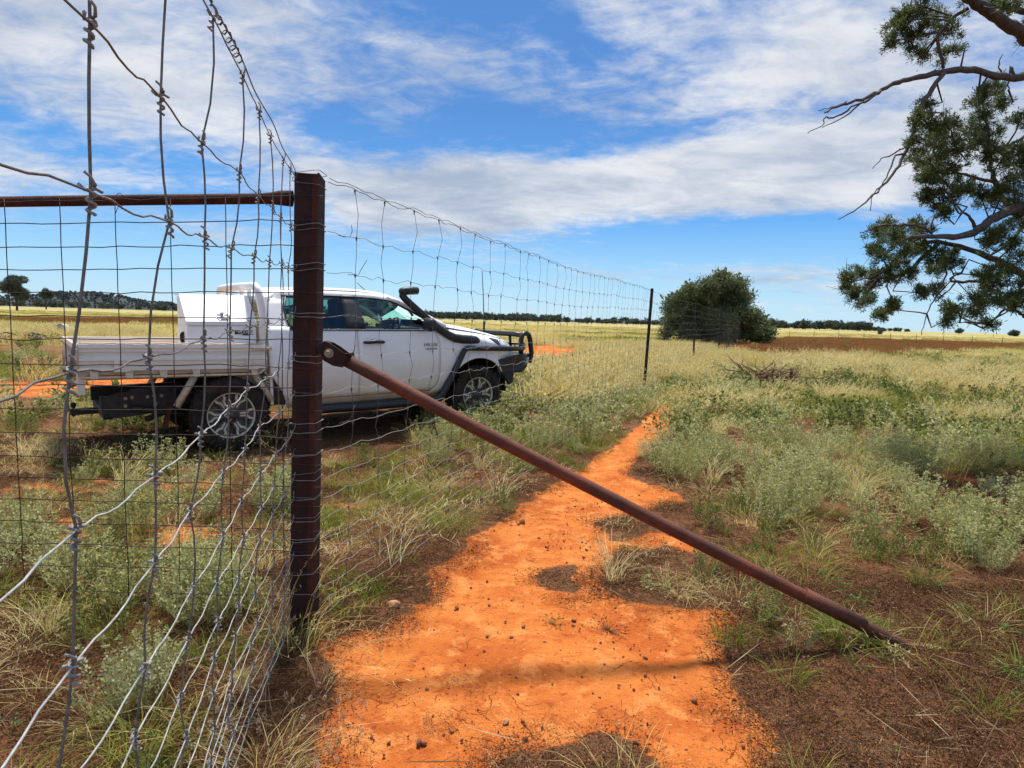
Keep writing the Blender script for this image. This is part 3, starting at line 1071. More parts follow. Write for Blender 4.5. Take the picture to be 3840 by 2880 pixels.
def wheel(wx, side):
    wz, wn = .388, .80
    e = bpy.data.objects.new('wheel', None)
    COL.objects.link(e); e.parent = truck; e.empty_display_size = .1
    e.location = (wx, -side * wn, wz)
    e.rotation_euler = (0, R(17 * wx), 0 if side > 0 else math.pi)
    ORG[e.name] = (0, 0, 0)
    # outer face towards -y of the wheel
    mb = MB()
    pr = [(.238, .115), (.25, .125), (.30, .133), (.345, .128), (.372, .110), (.384, .085), (.388, .04), (.388, -.04), (.384, -.085), (.372, -.110), (.345, -.128), (.30, -.133), (.25, -.125), (.238, -.115)]
    mb.lathe(pr, 'y', 56)
    for k in range(40):
        a = 2 * math.pi * k / 40
        for hh_, da in ((-.088, 0), (-.03, .05), (.03, 0), (.088, .05)):
            rot = Matrix.Rotation(-(a + da), 3, 'Y')
            mb.box(rot @ Vector((.388, hh_, 0)), (.016, .042, .036), rot)
    mb.build('tyre', TYRE, e)
    mb = MB()
    mb.lathe([(.232, .11), (.205, .06), (.19, -.02), (.205, -.07), (.222, -.095)], 'y', 48)
    mb.lathe([(.0, -.035), (.20, -.035)], 'y', 32)
    rim = mb.build('rim', ALLOYD, e)
    mb = MB(); mb.lathe([(.222, -.088), (.224, -.108), (.236, -.116), (.246, -.112), (.247, -.100)], 'y', 56); mb.build('rim_lip', ALLOY, rim)
    for k in range(6):
        rot = Matrix.Rotation(2 * math.pi * k / 6, 3, 'Y')
        mb = MB()
        poly = [(.055, -.030), (.215, -.062), (.215, .062), (.055, .030)]
        mb.extrude(poly, lambda a, b: rot @ Vector((a, -.070 - .012 * (a - .05) / .16, b)), lambda a, b: rot @ Vector((a, -.045, b)))
        so_ = mb.build('spoke', ALLOYD, rim)
        mb = MB()
        for q in (-1, 1):
            pl = [(.088, q * .020), (.155, q * .026), (.180, q * .052), (.222, q * .062), (.222, q * .040), (.190, q * .032), (.165, q * .006), (.095, q * .006)]
            mb.extrude(pl, lambda a, b: rot @ Vector((a, -.079 - .014 * (a - .05) / .16, b)), lambda a, b: rot @ Vector((a, -.066, b)))
        mb.build('machined_face', ALLOY, so_)
        mb = MB(); a_n = 2 * math.pi * (k + .5) / 6
        mb.lathe([(0, -.092), (.009, -.092), (.011, -.07)], 'y', 6, (.062 * math.cos(a_n), 0, .062 * math.sin(a_n)), smooth=False)
        mb.build('wheel_nut', CHAS, rim)
    mb = MB(); mb.lathe([(0, -.098), (.028, -.097), (.034, -.085), (.075, -.078), (.082, -.06)], 'y', 24); mb.build('hub_cap', ALLOYD, rim)


for wx in (0.0, 3.118):
    for side in (1, -1):
        wheel(wx, side)

# bull bar
bull = bpy.data.objects.new('bull_bar', None)
COL.objects.link(bull); bull.parent = truck; ORG[bull.name] = (0, 0, 0)
mb = MB()
mb.extrude([(3.90, .62), (4.10, .62), (4.20, .70), (4.22, .86), (4.17, .905), (3.90, .905)], lambda a, b: (a, -.62, b), lambda a, b: (a, .62, b))
mb.extrude([(3.62, .66), (3.80, .66), (3.80, .50), (3.70, .42), (3.66, .50)], lambda a, b: (a + .05, -.6, b), lambda a, b: (a, .62, b))
tb('centre_channel', mb, BLK, bull)
for side in (1, -1):
    mb = MB()
    pl = [(3.417, .837), (3.721, .902), (3.928, .905), (4.03, .893), (3.99, .741), (3.83, .68), (3.454, .669)]
    mb.extrude(pl, lambda a, b: (a, side * (.90 - .30 * max(0, a - 3.72)), b), lambda a, b: (a + .22 * (a > 3.6), side * .60, b))
    mb.extrude([(3.45, .67), (3.62, .67), (3.66, .50), (3.60, .44), (3.55, .56)], lambda a, b: (a, side * .80, b), lambda a, b: (a, side * .76, b))
    mb.extrude([(3.66, .68), (3.88, .70), (3.86, .50), (3.80, .46)], lambda a, b: (a, side * .72, b), lambda a, b: (a, side * .68, b))
    tb('wing_plate', mb, BLK, bull)
    mb = MB()
    mb.tube([(4.05, side * .66, .88), (4.05, side * .66, 1.10), (4.07, side * .655, 1.165), (4.11, side * .65, 1.19), (4.16, side * .64, 1.195), (4.21, side * .635, 1.17), (4.24, side * .63, 1.11), (4.285, side * .62, .90), (4.24, side * .62, .76)], .037, 10)
    tb('side_hoop', mb, BLK, bull)
    mb = MB(); mb.extrude([(4.06, .77), (4.10, .85), (4.15, .85), (4.12, .76)], lambda a, b: (a + .03, side * .70, b), lambda a, b: (a + .03, side * .60, b)); tb('indicator_light', mb, LENSM, bull)
mb = MB()
mb.tube([(4.10, .63, 1.165), (4.12, .4, 1.175), (4.12, -.4, 1.175), (4.10, -.63, 1.165)], .037, 10)
for q in (.30, -.30):
    mb.tube([(4.12, q, 1.17), (4.15, q, .88)], .022, 8)
mb.tube([(4.14, .62, 1.03), (4.16, -.62, 1.03)], .018, 8)
tb('top_tube', mb, BLK, bull)
mb = MB(); mb.tube([(4.07, -.3, .90), (4.075, -.3, 1.20), (4.072, -.3, 1.34)], .017, 8); mb.tube([(4.072, -.3, 1.34), (4.05, -.3, 1.8), (4.027, -.3, 2.13)], [.010, .007, .005], 6)
tb('radio_antenna', mb, BLK)
mb = MB(); mb.tube([(1.945, 0, 1.74), (1.816, 0, 1.849)], [.006, .004], 6); tb('roof_antenna', mb, BLK)

# snorkel
mb = MB()
mb.tube([(1.985, .84, 1.715), (2.00, .84, 1.722), (2.06, .84, 1.735), (2.14, .84, 1.742), (2.235, .84, 1.742), (2.245, .84, 1.742)], [.02, .042, .052, .050, .046, .03], 12)
mb.tube([(2.02, .84, 1.735), (2.025, .84, 1.68), (2.075, .84, 1.625), (2.15, .84, 1.57), (2.25, .845, 1.49), (2.40, .86, 1.37), (2.53, .885, 1.27), (2.64, .90, 1.20), (2.74, .905, 1.155), (2.86, .905, 1.138), (3.0, .905, 1.130), (3.09, .895, 1.122), (3.135, .88, 1.105), (3.15, .87, 1.095)],
        [.035, .045, .046, .044, .046, .048, .050, .052, .056, .058, .056, .05, .034, .01], 14, squash=(1, .72, 1))
tb('snorkel', mb, PLAS)


def text_part(txt, size, loc, rot, mat, parent, name, ext=.003, sx=1.0):
    cu = bpy.data.curves.new(name, 'FONT')
    cu.body = txt; cu.size = size; cu.extrude = ext; cu.align_x = 'CENTER'; cu.align_y = 'CENTER'; cu.resolution_u = 3
    cu.space_character = 1.08
    tmp = bpy.data.objects.new('tmp_text', cu)
    COL.objects.link(tmp)
    dg = bpy.context.evaluated_depsgraph_get()
    me = bpy.data.meshes.new_from_object(tmp.evaluated_get(dg))
    bpy.data.objects.remove(tmp)
    me.materials.clear(); me.materials.append(mat)
    o = bpy.data.objects.new(name, me)
    COL.objects.link(o)
    o.parent = parent
    o.location = loc; o.rotation_euler = rot; o.scale = (sx, 1, 1)
    return o


fdn = [o for o in truck.children if o.name.startswith('front_door')][0]
text_part('HILUX', .058, (2.392, -(Nz(1.073) + .004), 1.073), (R(90 + 3), 0, 0), CHROME, fdn, 'badge_lettering', .004, 1.15)
text_part('2.8 D-4', .036, (2.372, -(Nz(1.022) + .003), 1.022), (R(91), 0, 0), BADGED, fdn, 'engine_lettering', .003, 1.1)
text_part('D', .036, (2.464, -(Nz(1.022) + .003), 1.022), (R(91), 0, 0), REDL, fdn, 'engine_lettering', .003, 1.1)

# tray
tray = bpy.data.objects.new('tray', None)
COL.objects.link(tray); tray.parent = truck; ORG[tray.name] = (0, 0, 0)
tray.location = (-1.285, 0, 1.151); tray.rotation_euler = (0, R(1.3), 0)
TL = 1.66
prof = [(.932, 0), (.932, -.034), (.917, -.040), (.917, -.070), (.898, -.076), (.898, -.100), (.915, -.106), (.915, -.128), (.930, -.134), (.930, -.152), (.915, -.158), (.915, -.196), (.904, -.200), (.904, -.206), (.920, -.210), (.920, -.246), (.885, -.246), (.885, 0)]
for side in (1, -1):
    mb = MB(); mb.extrude(prof, lambda a, b: (0.012, side * a, b), lambda a, b: (TL, side * a, b)); ds = tb('drop_side', mb, TRAYW, tray)
    for hx in (.30, 1.47):
        mb = MB(); mb.box((hx, side * .930, -.195), (.045, .022, .125), bev=.004); mb.tube([(hx + .02, side * .925, -.255), (hx + .10, side * .925, -.248)], .008, 6); tb('hinge', mb, TRAYW, ds)
    mb = MB(); mb.box((TL - .10, side * .938, -.045), (.10, .014, .030)); mb.tube([(TL - .03, side * .93, -.045), (TL - .03, side * .955, -.045)], .018, 10); mb.tube([(TL + .02, side * .93, -.04), (TL + .02, side * .96, -.04)], .020, 10)
    tb('latch', mb, DUSTY, ds)
    mb = MB(); mb.tube([(-.01, side * .93, -.01), (-.02, side * .945, -.03), (0.0, side * .945, -.055)], .010, 6); tb('corner_latch', mb, TRAYW, ds)
    mb = MB(); mb.tube([(.02, side * .925, -.306), (1.52, side * .925, -.306), (1.59, side * .925, -.296), (1.64, side * .92, -.255)], .0125, 8)
    for tx in (.125, .40, .685, .975, 1.53):
        mb.extrude([(tx - .035, -.246), (tx + .035, -.246), (tx + .028, -.315), (tx - .028, -.315)], lambda a, b: (a, side * (.905 + .03 * (b < -.3)), b), lambda a, b: (a, side * (.915 + .03 * (b < -.3)), b))
    tb('rope_rail', mb, DUSTY, tray)
    mb = MB(); mb.box((.03, side * .80, -.37), (.06, .10, .20), bev=.006); tb('light_bracket', mb, TRAYW, tray)
    mb = MB(); mb.box((.016, side * .69, -.37), (.03, .14, .10), bev=.006); tb('tail_light', mb, REDL, tray)
    for (x0, z0), (x1, z1) in (((.965, -.32), (.80, -.62)), ((1.545, -.31), (1.72, -.61))):
        mb = MB(); mb.tube([(x0, side * .88, z0), (x1, side * .88, z1)], .036, 4, squash=(1, .5, 1))
        tb('mudguard_strut', mb, DUSTY, tray)
    mb = MB()
    mb.grid(lambda a, b: (.76 - .05 * b + .012 * math.sin(7 * a), side * (.63 + .24 * a), -.60 - .24 * b), 6, 5)
    tb('mud_flap', mb, RUST, tray)
mb = MB(); mb.box((TL / 2, 0, -.265), (TL - .01, 1.80, .04)); mb.box((TL / 2, .40, -.33), (TL, .06, .09)); mb.box((TL / 2, -.40, -.33), (TL, .06, .09))
for tx in (.12, .45, .8, 1.15, 1.5):
    mb.box((tx, 0, -.305), (.05, 1.7, .045))
tb('tray_floor', mb, TRAYD, tray)
mb = MB()
tgp = [(0, 0), (-.012, -.034), (0, -.040), (0, -.07), (.02, -.10), (.02, -.13), (-.005, -.16), (0, -.24), (.03, -.24), (.03, 0)]
mb.extrude(tgp, lambda a, b: (a - .02, -.93, b), lambda a, b: (a - .02, .93, b))
for tz in (-.50, .30, .70):
    mb.box((-.03, tz, -.24), (.02, .03, .09))
tb('tailgate', mb, TRAYD, tray)
# rope lashed along the near top edge of the side
mb = MB()
mb.tube([(x, .912, .008 + .002 * math.sin(x * 30)) for x in np.linspace(.02, 1.60, 40)], .008, 6)
tb('edge_rope', mb, DUSTY, tray)
# headboard
mb = MB()
HBX = 1.655
mb.tube([(HBX + .01, .80, -.24), (HBX, .80, .30), (HBX - .03, .80, .50), (HBX - .045, .785, .565), (HBX - .05, .75, .605), (HBX - .05, .69, .622), (HBX - .05, 0, .628), (HBX - .05, -.69, .622), (HBX - .05, -.75, .605), (HBX - .045, -.785, .565), (HBX - .03, -.80, .50), (HBX, -.80, .30), (HBX + .01, -.80, -.24)], .042, 12)
hb = tb('headboard', mb, TRAYW, tray)
mb = MB(); mb.box((HBX - .03, 0, .495), (.03, 1.52, .04)); mb.box((HBX, 0, 0.02), (.03, 1.52, .06))
for q in (-.45, -.15, .15, .45):
    mb.box((HBX - .04, q, .555), (.03, .05, .10))
tb('headboard_bar', mb, TRAYW, hb)
mb = MB()
for k in range(34):
    q = -.78 + k * .047
    for s_ in (-1, 1):
        a0, b0 = q, .03
        a1, b1 = q + s_ * .24, .48
        if abs(a1) < .77 and abs(a0) < .77:
            mb.tube([(HBX - .02, a0, b0), (HBX - .02, a1, b1)], .004, 3, caps=False)
tb('headboard_mesh', mb, DUSTY, hb)

# ------------------------------------------------------------------ toolbox standing on the tray
tbx = thing('toolbox', 'white sloping-lid steel toolbox standing on the truck tray behind the cab', 'toolbox', truck.location)
ORG[tbx.name] = (0, 0, 0)
tbx.rotation_euler = truck.rotation_euler
mb = MB()
mb.extrude([(.80, 1.085), (.80, 1.305), (.30, 1.305), (.30, 1.085)], lambda a, b: (-.36, a, b), lambda a, b: (.30, a, b))
mb.extrude([(.79, 1.300), (.79, 1.345), (.51, 1.61), (.31, 1.61), (.31, 1.300)], lambda a, b: (-.352, a, b), lambda a, b: (.292, a, b))
tb('box_body', mb, BOXW, tbx)
mb = MB()
mb.extrude([(.806, 1.318), (.806, 1.356), (.512, 1.632), (.29, 1.632), (.29, 1.622), (.508, 1.622), (.796, 1.352), (.796, 1.318)], lambda a, b: (-.368, a, b), lambda a, b: (.308, a, b))
tb('lid', mb, BOXW, tbx)
sl = Vector((0, .512 - .806, 1.632 - 1.356)).normalized()
nrm_ = Vector((0, sl.z, -sl.y))
def onlid(x, t_, h_=0.0):
    p = Vector((x, .806, 1.356)) + sl * t_ + nrm_ * h_
    return (p.x, p.y, p.z)
mb = MB()
mb.tube([onlid(*q, .006) for q in ((-.06, .10), (-.075, .06), (-.055, .025), (.035, .025), (.055, .06), (.04, .10), (-.06, .10))], .004, 6)
mb.tube([onlid(-.045, .07, .012), onlid(.03, .075, .014)], .006, 6); mb.tube([onlid(-.03, .045, .012), onlid(.02, .045, .012), onlid(.045, .04, .012)], .005, 6)
lt = tb('latch', mb, CHROME, tbx)
mb = MB(); mb.tube([onlid(-.012, .115, 0), onlid(-.012, .115, .02)], .018, 12); tb('lock_barrel', mb, BLK, lt)
mb = MB(); mb.box((.155, .802, 1.243), (.135, .004, .040)); mb.box((.20, .802, 1.216), (.07, .004, .011)); stk = tb('sticker', mb, BLK, tbx)
text_part('ALEX', .036, (.170, -.8055, 1.242), (R(90), 0, 0), BOXW, stk, 'sticker_lettering', .0005, 1.2)
mb = MB(); mb.tube([(-.372, .62, 1.12), (-.385, .62, 1.17), (-.385, .62, 1.21), (-.372, .62, 1.24)], .012, 6); mb.box((-.365, .62, 1.18), (.012, .07, .13)); tb('carry_handle', mb, PLAS, tbx)

# ------------------------------------------------------------------ strainer post and diagonal brace
rng = np.random.default_rng(4)
PB = np.array([-.948, 2.775, 0.0])
post = thing('strainer_post', 'tall dark rusty steel corner post where the wire fences meet', 'fence post', tuple(PB))
LEANX = .0175


def pw(dx_, dy_, z):
    """point on the leaning post"""
    return (PB[0] + dx_ + LEANX * z, PB[1] + dy_, z)


mb = MB()
HWX, DEP, WT = .0525, .10, .006
outer = [(-HWX, .004), (-HWX + .012, 0), (HWX - .006, 0), (HWX, .006), (HWX, DEP), (-HWX, DEP)]
inner = [(-HWX + WT, WT), (-HWX + .012, WT), (HWX - .008, WT), (HWX - WT, .008), (HWX - WT, DEP - WT), (-HWX + WT, DEP - WT)]
tops = [2.068, 2.064, 2.060, 2.068, 2.052, 2.05]
vsx = [pw(a, b, -.35) for a, b in outer] + [pw(a, b, t_) for (a, b), t_ in zip(outer, tops)] + [pw(a, b, t_) for (a, b), t_ in zip(inner, tops)] + [pw(a, b, 1.6) for a, b in inner]
fsx = []
for i in range(6):
    j = (i + 1) % 6
    fsx += [(i, j, 6 + j, 6 + i), (6 + i, 6 + j, 12 + j, 12 + i), (12 + i, 12 + j, 18 + j, 18 + i)]
fsx.append((18, 19, 20, 21, 22, 23))
mb.add(vsx, fsx)
mb.build('steel_section', RUSTD, post)
mb = MB()
mb.box(pw(HWX - .012, -.003, 1.03), (.024, .006, 2.06), Matrix.Rotation(LEANX, 3, 'Y'))
mb.build('folded_edge', RUST, post)
mb = MB(); mb.lathe([(0, -.004), (.008, -.004), (.009, 0)], 'y', 8, pw(.028, 0, 1.70), smooth=False); mb.build('bolt', RUST, post)

BT, BF = at(1234, 1324, 2.757) + np.array([0, .038, 0]), np.array([1.93, 2.78, -.03])
brace = thing('diagonal_brace', 'long red-brown rusty pipe brace slanting from the corner post to the ground', 'brace', tuple(BF))
bd = (BF - BT) / np.linalg.norm(BF - BT)
mb = MB()
nseg = 24
pts = [BT + bd * .06 + (BF + bd * .10 - BT - bd * .06) * t_ + np.array([0, 0, -.012 * math.sin(math.pi * t_)]) for t_ in np.linspace(0, 1, nseg)]
mb.tube(pts, .0295, 20)
mb.build('pipe', RUSTP, brace)
mb = MB(); mb.tube([BF - bd * .62, BF - bd * .30], .0325, 20); mb.build('sleeve', RUSTP, brace)
mb = MB()
ang_b = math.atan2(-bd[2], bd[0])
def lug(a, b, y_):
    q = BT + np.array([bd[0] * a - bd[2] * b * -1 * -1, 0, 0]) * 0
    ux, uz = np.array([bd[0], 0, bd[2]]), np.array([-bd[2], 0, bd[0]])
    p = BT + ux * a + uz * b
    return (p[0], BT[1] + y_, p[2])
lp = [(a * .72, b * .72) for a, b in ((-.050, -.030), (-.030, .055), (.02, .052), (.085, .042), (.112, .042), (.112, -.042), (.055, -.060), (-.01, -.058))]
for y0_, y1_ in ((-.038, -.031), (.031, .038)):
    mb.extrude(lp, lambda a, b: lug(a, b, y0_), lambda a, b: lug(a, b, y1_))
mb.extrude([(.062, .028), (.082, .042), (.088, .030), (.082, .024)], lambda a, b: lug(a, b, -.038), lambda a, b: lug(a, b, .038))
mb.extrude([(-.036, -.022), (-.055, -.015), (-.045, .036), (-.022, .040)], lambda a, b: lug(a, b, -.030), lambda a, b: lug(a, b, .030))
brk = mb.build('bracket', RUSTD, brace)
mb = MB(); c_ = lug(0, 0, -.038)
mb.lathe([(0, -.004), (.021, -.004), (.021, 0)], 'y', 24, c_, smooth=False); mb.build('washer', BOLT, brk)
mb = MB(); mb.lathe([(0, -.018), (.011, -.018), (.0125, -.015), (.0125, -.004)], 'y', 6, c_, smooth=False); mb.build('bolt_head', BOLT, brk)

# ------------------------------------------------------------------ welded mesh gate panel
PANY = 2.752
panel = thing('mesh_gate', 'dark welded wire mesh gate with rusty pipe top rail left of the corner post', 'gate', tuple(at(400, 2200, PANY) * np.array([1, 1, 0])))
mb = MB()
rl = [at(-700, 748, PANY + .055), at(0, 757, PANY + .055), at(500, 750, PANY + .055), at(985, 745, PANY + .055)]
e_ = at(1050, 742, PANY + .055)
mb.tube([rl[0], rl[1], rl[2], rl[3]], .0235, 14)
mb.tube([rl[3], (rl[3] + e_) / 2, e_, e_ + np.array([.055, 0, -.002])], [.0235, .0262, .032, .035], 14, squash=(1, .55, 1))
mb.build('top_rail', RUST, panel)
YL = [759, 840, 929, 1010, 1097, 1184, 1271, 1363, 1444, 1533, 1618, 1707, 1785, 1871, 1950, 2033, 2116, 2208]
YR = [732, 825, 919, 1007, 1099, 1196, 1273, 1383, 1453, 1544, 1651, 1743, 1828, 1899, 1988, 2070, 2147, 2240]
for i, (a, b) in enumerate(zip(YL, YR)):
    p0, p1 = at(0, a, PANY), at(1195, b, PANY)
    ex = p0 + (p0 - p1) * .55
    pts = [ex + (p1 - ex) * t_ for t_ in np.linspace(0, 1, 26)]
    bend = rng.normal(0, .0025, 26); bend[:9] *= .5
    if i in (7, 10):
        pts = [p + np.array([0, 0, .010 * math.sin(min(1, max(0, (k - 16) / 9)) * math.pi)]) for k, p in enumerate(pts)]
    pts = [p + np.array([0, 0, bend[k]]) for k, p in enumerate(pts)]
    pts.append(np.array([p1[0] + .012, PANY + .018, p1[2]]))
    mb = MB(); mb.tube(pts, .0021, 6); mb.build('horizontal_wire', MESHW, panel)
cols_top = [15 - 208 * 3, 15 - 208 * 2, 15 - 208, 15, 222, 430, 637, 845, 1053]
for x_ in cols_top:
    p0 = at(x_, 745, PANY + .004)
    zb_ = at(x_, 2215, PANY)[2]
    pts = [np.array([p0[0] + rng.normal(0, .0015), PANY + .004, z_]) for z_ in np.linspace(p0[2], zb_ - .02, 20)]
    mb = MB(); mb.tube(pts, .0021, 6); mb.build('vertical_wire', MESHW, panel)
mb = MB(); c0 = at(465, 760, PANY + .055)
mb.tube([c0 + np.array([.025 * math.cos(a) * .7, -.03, .03 * math.sin(a) + .005]) for a in np.linspace(2.4, -2.0, 12)] + [c0 + np.array([-.022, -.03, -.055])], .0016, 6)
mb.build('tie_wire', MESHW, panel)

# ------------------------------------------------------------------ hinge-joint wire fence, near side (runs from the post past the camera)
ZR = [2.035, 1.818, 1.646, 1.449, 1.262, 1.105, .943, .828, .715, .622, .525, .418, .346, .262, .19, .12, .06]
nearf = thing('wire_fence', 'close hinge-joint wire fence with large knotted squares running past the camera', 'wire fence', (-.45, .65, 0))


def knot_near(Y, z):
    t_ = (2.776 - Y)
    g_ = min(1.0, max(0.0, (t_ - .1) / .8))
    zz = z - .028 * t_ if z > .3 else z - .018 * t_ - .0
    X = -.294 - .24 * Y - .062 * (1.82 - z) * g_ + LEANX * (z - 1.82) * (1 - g_)
    return np.array([X, Y, zz])


SY = [2.56 - .276 * i for i in range(13)]
SY[:8] = [2.56, 2.32, 2.05, 1.77, 1.51, 1.22, .95, .69]
for k_ in range(8, 13):
    SY[k_] = SY[k_ - 1] - .276
kn = MB()
hel = [(.0042 * math.cos(a), .0042 * math.sin(a), .010 - .034 * a / (6.2 * math.pi)) for a in np.linspace(0, 6.2 * math.pi, 30)]
kn.tube(hel, .0019, 5)
kn.tube([(0, .012, .002), (0.003, .004, .004), (-.004, -.004, .002), (0.001, -.013, .006)], .0021, 5)
kn.tube([(.004, .002, .008), (.006, -.004, .016), (.004, -.009, .020)], .0018, 5)
knot_me = None
JIT = {}
for i in range(len(SY)):
    for j in range(len(ZR)):
        JIT[i, j] = np.array([rng.normal(0, .004), rng.normal(0, .010), rng.normal(0, .004)])
def KN(i, j):
    return knot_near(SY[i], ZR[j]) + JIT[i, j]
for j, z in enumerate(ZR):
    pp = knot_near(2.768, z) + np.array([.004, 0, 0])
    pts = [pp]
    prev = pp
    for i in range(len(SY)):
        q = KN(i, j)
        d_ = q - prev
        for t_, o_ in ((.13, .30), (.30, .75), (.42, -.45), (.55, -.85), (.68, -.4), (.80, .55), (.90, .35)):
            sag = -.0045 * math.sin(math.pi * t_) if j else 0
            pts.append(prev + d_ * t_ + np.array([0, 0, o_ * .0040 * (1 if j else .35) + sag + rng.normal(0, .0006)]))
        pts.append(q)
        prev = q
    pts.append(prev + (prev - KN(len(SY) - 2, j)) * 3)
    mb = MB(); mb.tube(pts, .00145, 6)
    mb.build('line_wire', GALVB if j > 3 else GALVD, nearf)
# second, barbed top strand and its twisted joint
mb = MB()
a0 = knot_near(2.765, 2.05); a1 = knot_near(-.9, 2.075)
top2 = [a0 + (a1 - a0) * t_ + np.array([.004 * math.sin(t_ * 40), 0, .010 + .012 * math.sin(t_ * 3.1)]) for t_ in np.linspace(0, 1, 50)]
mb.tube(top2, .0018, 6); mb.build('top_strand', GALVD, nearf)
mb = MB()
L0, L1 = a0 + (a1 - a0) * .34, a0 + (a1 - a0) * .62
dirv = (L1 - L0) / np.linalg.norm(L1 - L0)
e1_ = np.cross(dirv, [0, 0, 1]); e1_ /= np.linalg.norm(e1_); e2_ = np.cross(dirv, e1_)
hp = []
for t_ in np.linspace(0, 1, 130):
    a = t_ * 26 * 2 * math.pi
    r_ = .0065 + .003 * math.sin(t_ * 17)
    hp.append(L0 + (L1 - L0) * t_ + e1_ * r_ * math.cos(a) + e2_ * r_ * math.sin(a) + np.array([0, 0, .014]))
mb.tube(hp, .0018, 5)
mb.build('twisted_joint', GALVD, nearf)
for i in range(len(SY)):
    pts = []
    for j in range(len(ZR)):
        q = KN(i, j)
        pts.append(q)
        if j < len(ZR) - 1:
            q2 = KN(i, j + 1)
            bow = rng.normal(0, .010 if j < 6 else .005) + (.014 if i in (4, 5) and j in (0, 1) else 0)
            for t_ in (.33, .66):
                pts.append(q + (q2 - q) * t_ + np.array([0, bow * math.sin(math.pi * t_), 0]))
    mb = MB(); mb.tube(pts, .0019, 6)
    so_ = mb.build('stay_wire', GALVD, nearf)
    for j in range(len(ZR)):
        if knot_me is None:
            ko = kn.build('knot', GALV, None)
            knot_me = ko.data
            ko.parent = so_
        else:
            ko = bpy.data.objects.new('knot', knot_me)
            COL.objects.link(ko)
            ko.parent = so_
        ko.location = KN(i, j) - np.array(ORG[nearf.name])
        ko.rotation_euler = (rng.normal(0, .12), rng.normal(0, .12), R(-13) + rng.normal(0, .3))
# wire tied round the post at every line
for j, z in enumerate(ZR[:15]):
    for k_ in range(2 if j < 12 else 1):
        mb = MB()
        zz = z + rng.normal(0, .006) + .016 * k_
        o_ = .006
        tl = rng.normal(0, .010)
        lp_ = [pw(-HWX - o_, .05, zz), pw(-HWX - o_, -o_, zz + tl * .2), pw(-.02, -o_ - .004, zz + tl * .5 - .004), pw(.03, -o_ - .004, zz + tl * .8), pw(HWX + o_, -o_, zz + tl),
               pw(HWX + o_, .05, zz + tl), pw(HWX + o_, DEP + o_, zz + tl), pw(0, DEP + o_, zz), pw(-HWX - o_, DEP + o_, zz), pw(-HWX - o_, .05, zz)]
        mb.tube(lp_, .0016, 6, caps=False)
        if k_ == 0:
            mb.tube([pw(-HWX - .004, -.008, zz), pw(-HWX + .002, -.016, zz + .012), pw(-HWX + .010, -.014, zz + .002), pw(-HWX + .02, -.018, zz + .02 + rng.normal(0, .012)), pw(-HWX + .022 + rng.normal(0, .006), -.02, zz + .05 * rng.random())], .0015, 5)
        mb.build('tie_wire', GALV if rng.random() < .6 else GALVD, nearf)

# ------------------------------------------------------------------ hinge-joint fence on steel pickets, going away to the right
farf = thing('picket_wire_fence', 'long tall wire netting fence on black steel pickets receding from the corner post', 'wire fence', (2.65, 12.62, 0))
FP = np.array([(-.86, 2.80), (2.66, 12.62), (5.55, 19.25), (8.9, 27.2), (12.15, 35.4), (15.6, 43.5), (19.0, 51.2), (22.5, 59.3), (26, 67)])
SEG = np.hypot(*(FP[1:] - FP[:-1]).T)
CUM = np.concatenate([[0], np.cumsum(SEG)])


def fpos(s_):
    x = np.interp(s_, CUM, FP[:, 0]); y = np.interp(s_, CUM, FP[:, 1])
    return np.array([x, y])


def fz(s_, z):
    """wires dip a little between pickets; the ground rises slightly"""
    i = int(np.clip(np.searchsorted(CUM, s_) - 1, 0, len(SEG) - 1))
    t_ = (s_ - CUM[i]) / SEG[i]
    g_ = float(gz(*fpos(s_))) * .8
    return z + g_ - .05 * math.sin(math.pi * t_) * (z / 2.0) + (.045 * (z / 2.0) * sm(np.array(s_), 0, 10) if s_ < 12 else .03 * z / 2)


for j, z in enumerate(ZR):
    pts, s_ = [], 0.0
    ph = rng.random() * 6
    while s_ < CUM[-1]:
        st_ = .06 if s_ < 6 else (.11 if s_ < 12 else (.4 if s_ < 25 else 1.2))
        p = fpos(s_)
        wob = .006 * math.sin(s_ / .283 * 2 * math.pi + ph) + .003 * math.sin(s_ / .131 * 2 * math.pi) if s_ < 12 else 0
        ln = LEANX * z if s_ < 1 else .02 * z
        pts.append((p[0] + ln, p[1], fz(s_, z) + wob + rng.normal(0, .002 if s_ < 12 else .006)))
        s_ += st_
    mb = MB(); mb.tube(pts, .0013 if j else .0017, 5); mb.build('line_wire', GALVD if j < 4 else GALV, farf)
mb = MB()
pts = []
for s_ in np.linspace(0, CUM[1], 150):
    p = fpos(s_); a = s_ * 60 if s_ < 3 else s_ * 9
    pts.append((p[0] + LEANX * 2.05 + .004 * math.cos(a), p[1] + .004 * math.cos(a), fz(s_, 2.045) + .006 * math.sin(a) + .004))
mb.tube(pts, .0017, 5); mb.build('top_strand', GALVD, farf)
# loose tails where the wires are tied off at the post
for j in (1, 2, 3, 4, 6, 8):
    p = fpos(.22 + .1 * rng.random())
    z0_ = fz(.25, ZR[j])
    mb = MB(); mb.tube([(p[0] - .03, p[1] - .08, z0_), (p[0], p[1], z0_ + .004), (p[0] + .012, p[1], z0_ + .03), (p[0] + .018 + rng.normal(0, .01), p[1], z0_ + .05 + .03 * rng.random())], .0016, 5)
    mb.build('wire_tail', GALVD, farf)

